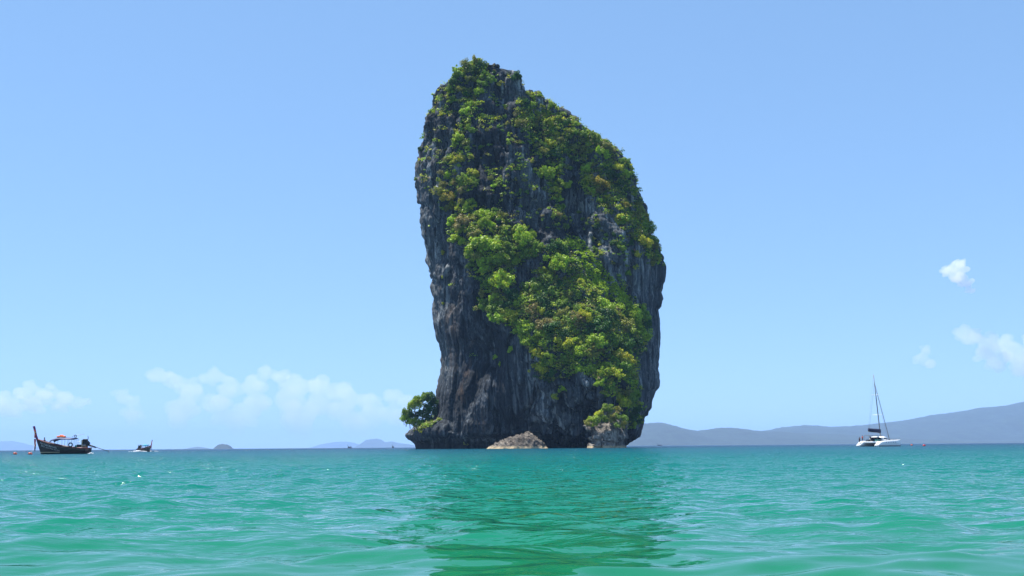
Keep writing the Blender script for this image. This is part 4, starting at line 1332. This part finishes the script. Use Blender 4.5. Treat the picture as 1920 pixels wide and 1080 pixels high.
def cloud(label, blobs, Y, dens, seed, voxel):
    """blobs: (px, py, r px). puffs around each, fused into one closed skin that holds the mist"""
    rng = np.random.default_rng(seed)
    bm = bmesh.new()
    k = Y / F
    for px, py, r in blobs:
        c = at(np.array(px), np.array(py), Y)
        n = 9
        for i in range(n + 1):
            d = rng.normal(size=3); d /= np.linalg.norm(d)
            rr = r * k * (0.62 if i == 0 else rng.uniform(.28, .5))
            o = d * r * k * (0 if i == 0 else rng.uniform(.45, .8)) * np.array([1.1, 1.4, .8])
            mt = Matrix.Translation(Vector(c + o)) @ Matrix.Diagonal((rr * 1.15, rr * 1.5, rr * .85, 1))
            bmesh.ops.create_icosphere(bm, subdivisions=2, radius=1, matrix=mt)
    me = bpy.data.meshes.new('cloud'); bm.to_mesh(me); bm.free()
    me.materials.append(cloud_mat('cloud_mist', dens))
    o = link('cloud', me)
    rm = o.modifiers.new('fuse', 'REMESH'); rm.mode = 'VOXEL'; rm.voxel_size = voxel * k
    tag(o, label, 'cloud')
    tx = bpy.data.textures.new('puff', 'CLOUDS'); tx.noise_scale = 14 * k; tx.noise_depth = 3
    dm = o.modifiers.new('puff', 'DISPLACE'); dm.texture = tx; dm.strength = 9 * k; dm.texture_coords = 'GLOBAL'; dm.mid_level = .5
    return o


YC = 42000.0
cloud('low puffy cloud bank at the far left above the moored boat', [(5, 755, 26), (45, 738, 22), (60, 725, 15), (85, 742, 22), (95, 725, 11), (122, 745, 22), (150, 755, 16), (60, 760, 24), (-40, 762, 34), (110, 762, 18), (20, 768, 24)], YC, 0.0008, 1, 2.2)
cloud('long soft cloud bank left of the rock above the horizon', [(300, 706, 22), (330, 714, 24), (360, 728, 26), (400, 708, 22), (402, 694, 10), (430, 728, 28), (470, 724, 26), (495, 697, 19), (527, 706, 22), (560, 724, 30), (600, 726, 30), (640, 732, 28), (658, 748, 26), (600, 758, 32), (540, 756, 34), (480, 758, 32), (690, 750, 24), (735, 745, 22), (760, 756, 24), (410, 755, 30), (350, 752, 24), (640, 770, 28), (700, 775, 28), (560, 782, 28), (460, 782, 26), (230, 742, 20), (250, 756, 18), (340, 775, 34), (440, 788, 36), (560, 795, 38), (670, 790, 36), (250, 778, 26), (745, 785, 30)], YC, 0.0005, 2, 2.6)
cloud('small bright cloud high on the right', [(1778, 508, 15), (1797, 502, 18), (1804, 491, 9), (1795, 522, 18), (1810, 532, 14), (1819, 545, 10)], YC, 0.0015, 3, 1.6)
cloud('pale cloud at the right edge below the small bright one', [(1803, 624, 18), (1828, 632, 22), (1855, 640, 21), (1885, 646, 22), (1848, 660, 26), (1900, 664, 26), (1935, 642, 22), (1960, 660, 32), (1870, 676, 24), (1920, 684, 28)], YC, 0.0006, 4, 2.2)
cloud('faint wisp of cloud left of the pale right-hand cloud', [(1735, 656, 13), (1728, 672, 15), (1745, 682, 15)], YC, 0.0006, 5, 1.8)

# ------------------------------------------------------------------ haze
def haze():
    h = bpy.data.meshes.new('haze')
    bm = bmesh.new(); bmesh.ops.create_cube(bm, size=1.0); bm.to_mesh(h); bm.free()
    m = bpy.data.materials.new('sea_haze'); m.use_nodes = True; nt = m.node_tree; nt.nodes.clear()
    out = nt.nodes.new('ShaderNodeOutputMaterial'); v = nt.nodes.new('ShaderNodeVolumePrincipled')
    v.inputs['Color'].default_value = (0.41, 0.63, 1.0, 1)
    v.inputs['Density'].default_value = 0.000058
    v.inputs['Anisotropy'].default_value = 0.0
    nt.links.new(v.outputs[0], out.inputs['Volume'])
    h.materials.append(m)
    o = link('haze', h)
    o.dimensions = (1, 1, 1)
    o.scale = (66000, 66000, 522); o.location = (0, 0, 522 / 2 - 2)
    tag(o, 'thin bluish sea haze that veils the far hills', None, None, 'stuff')


haze()
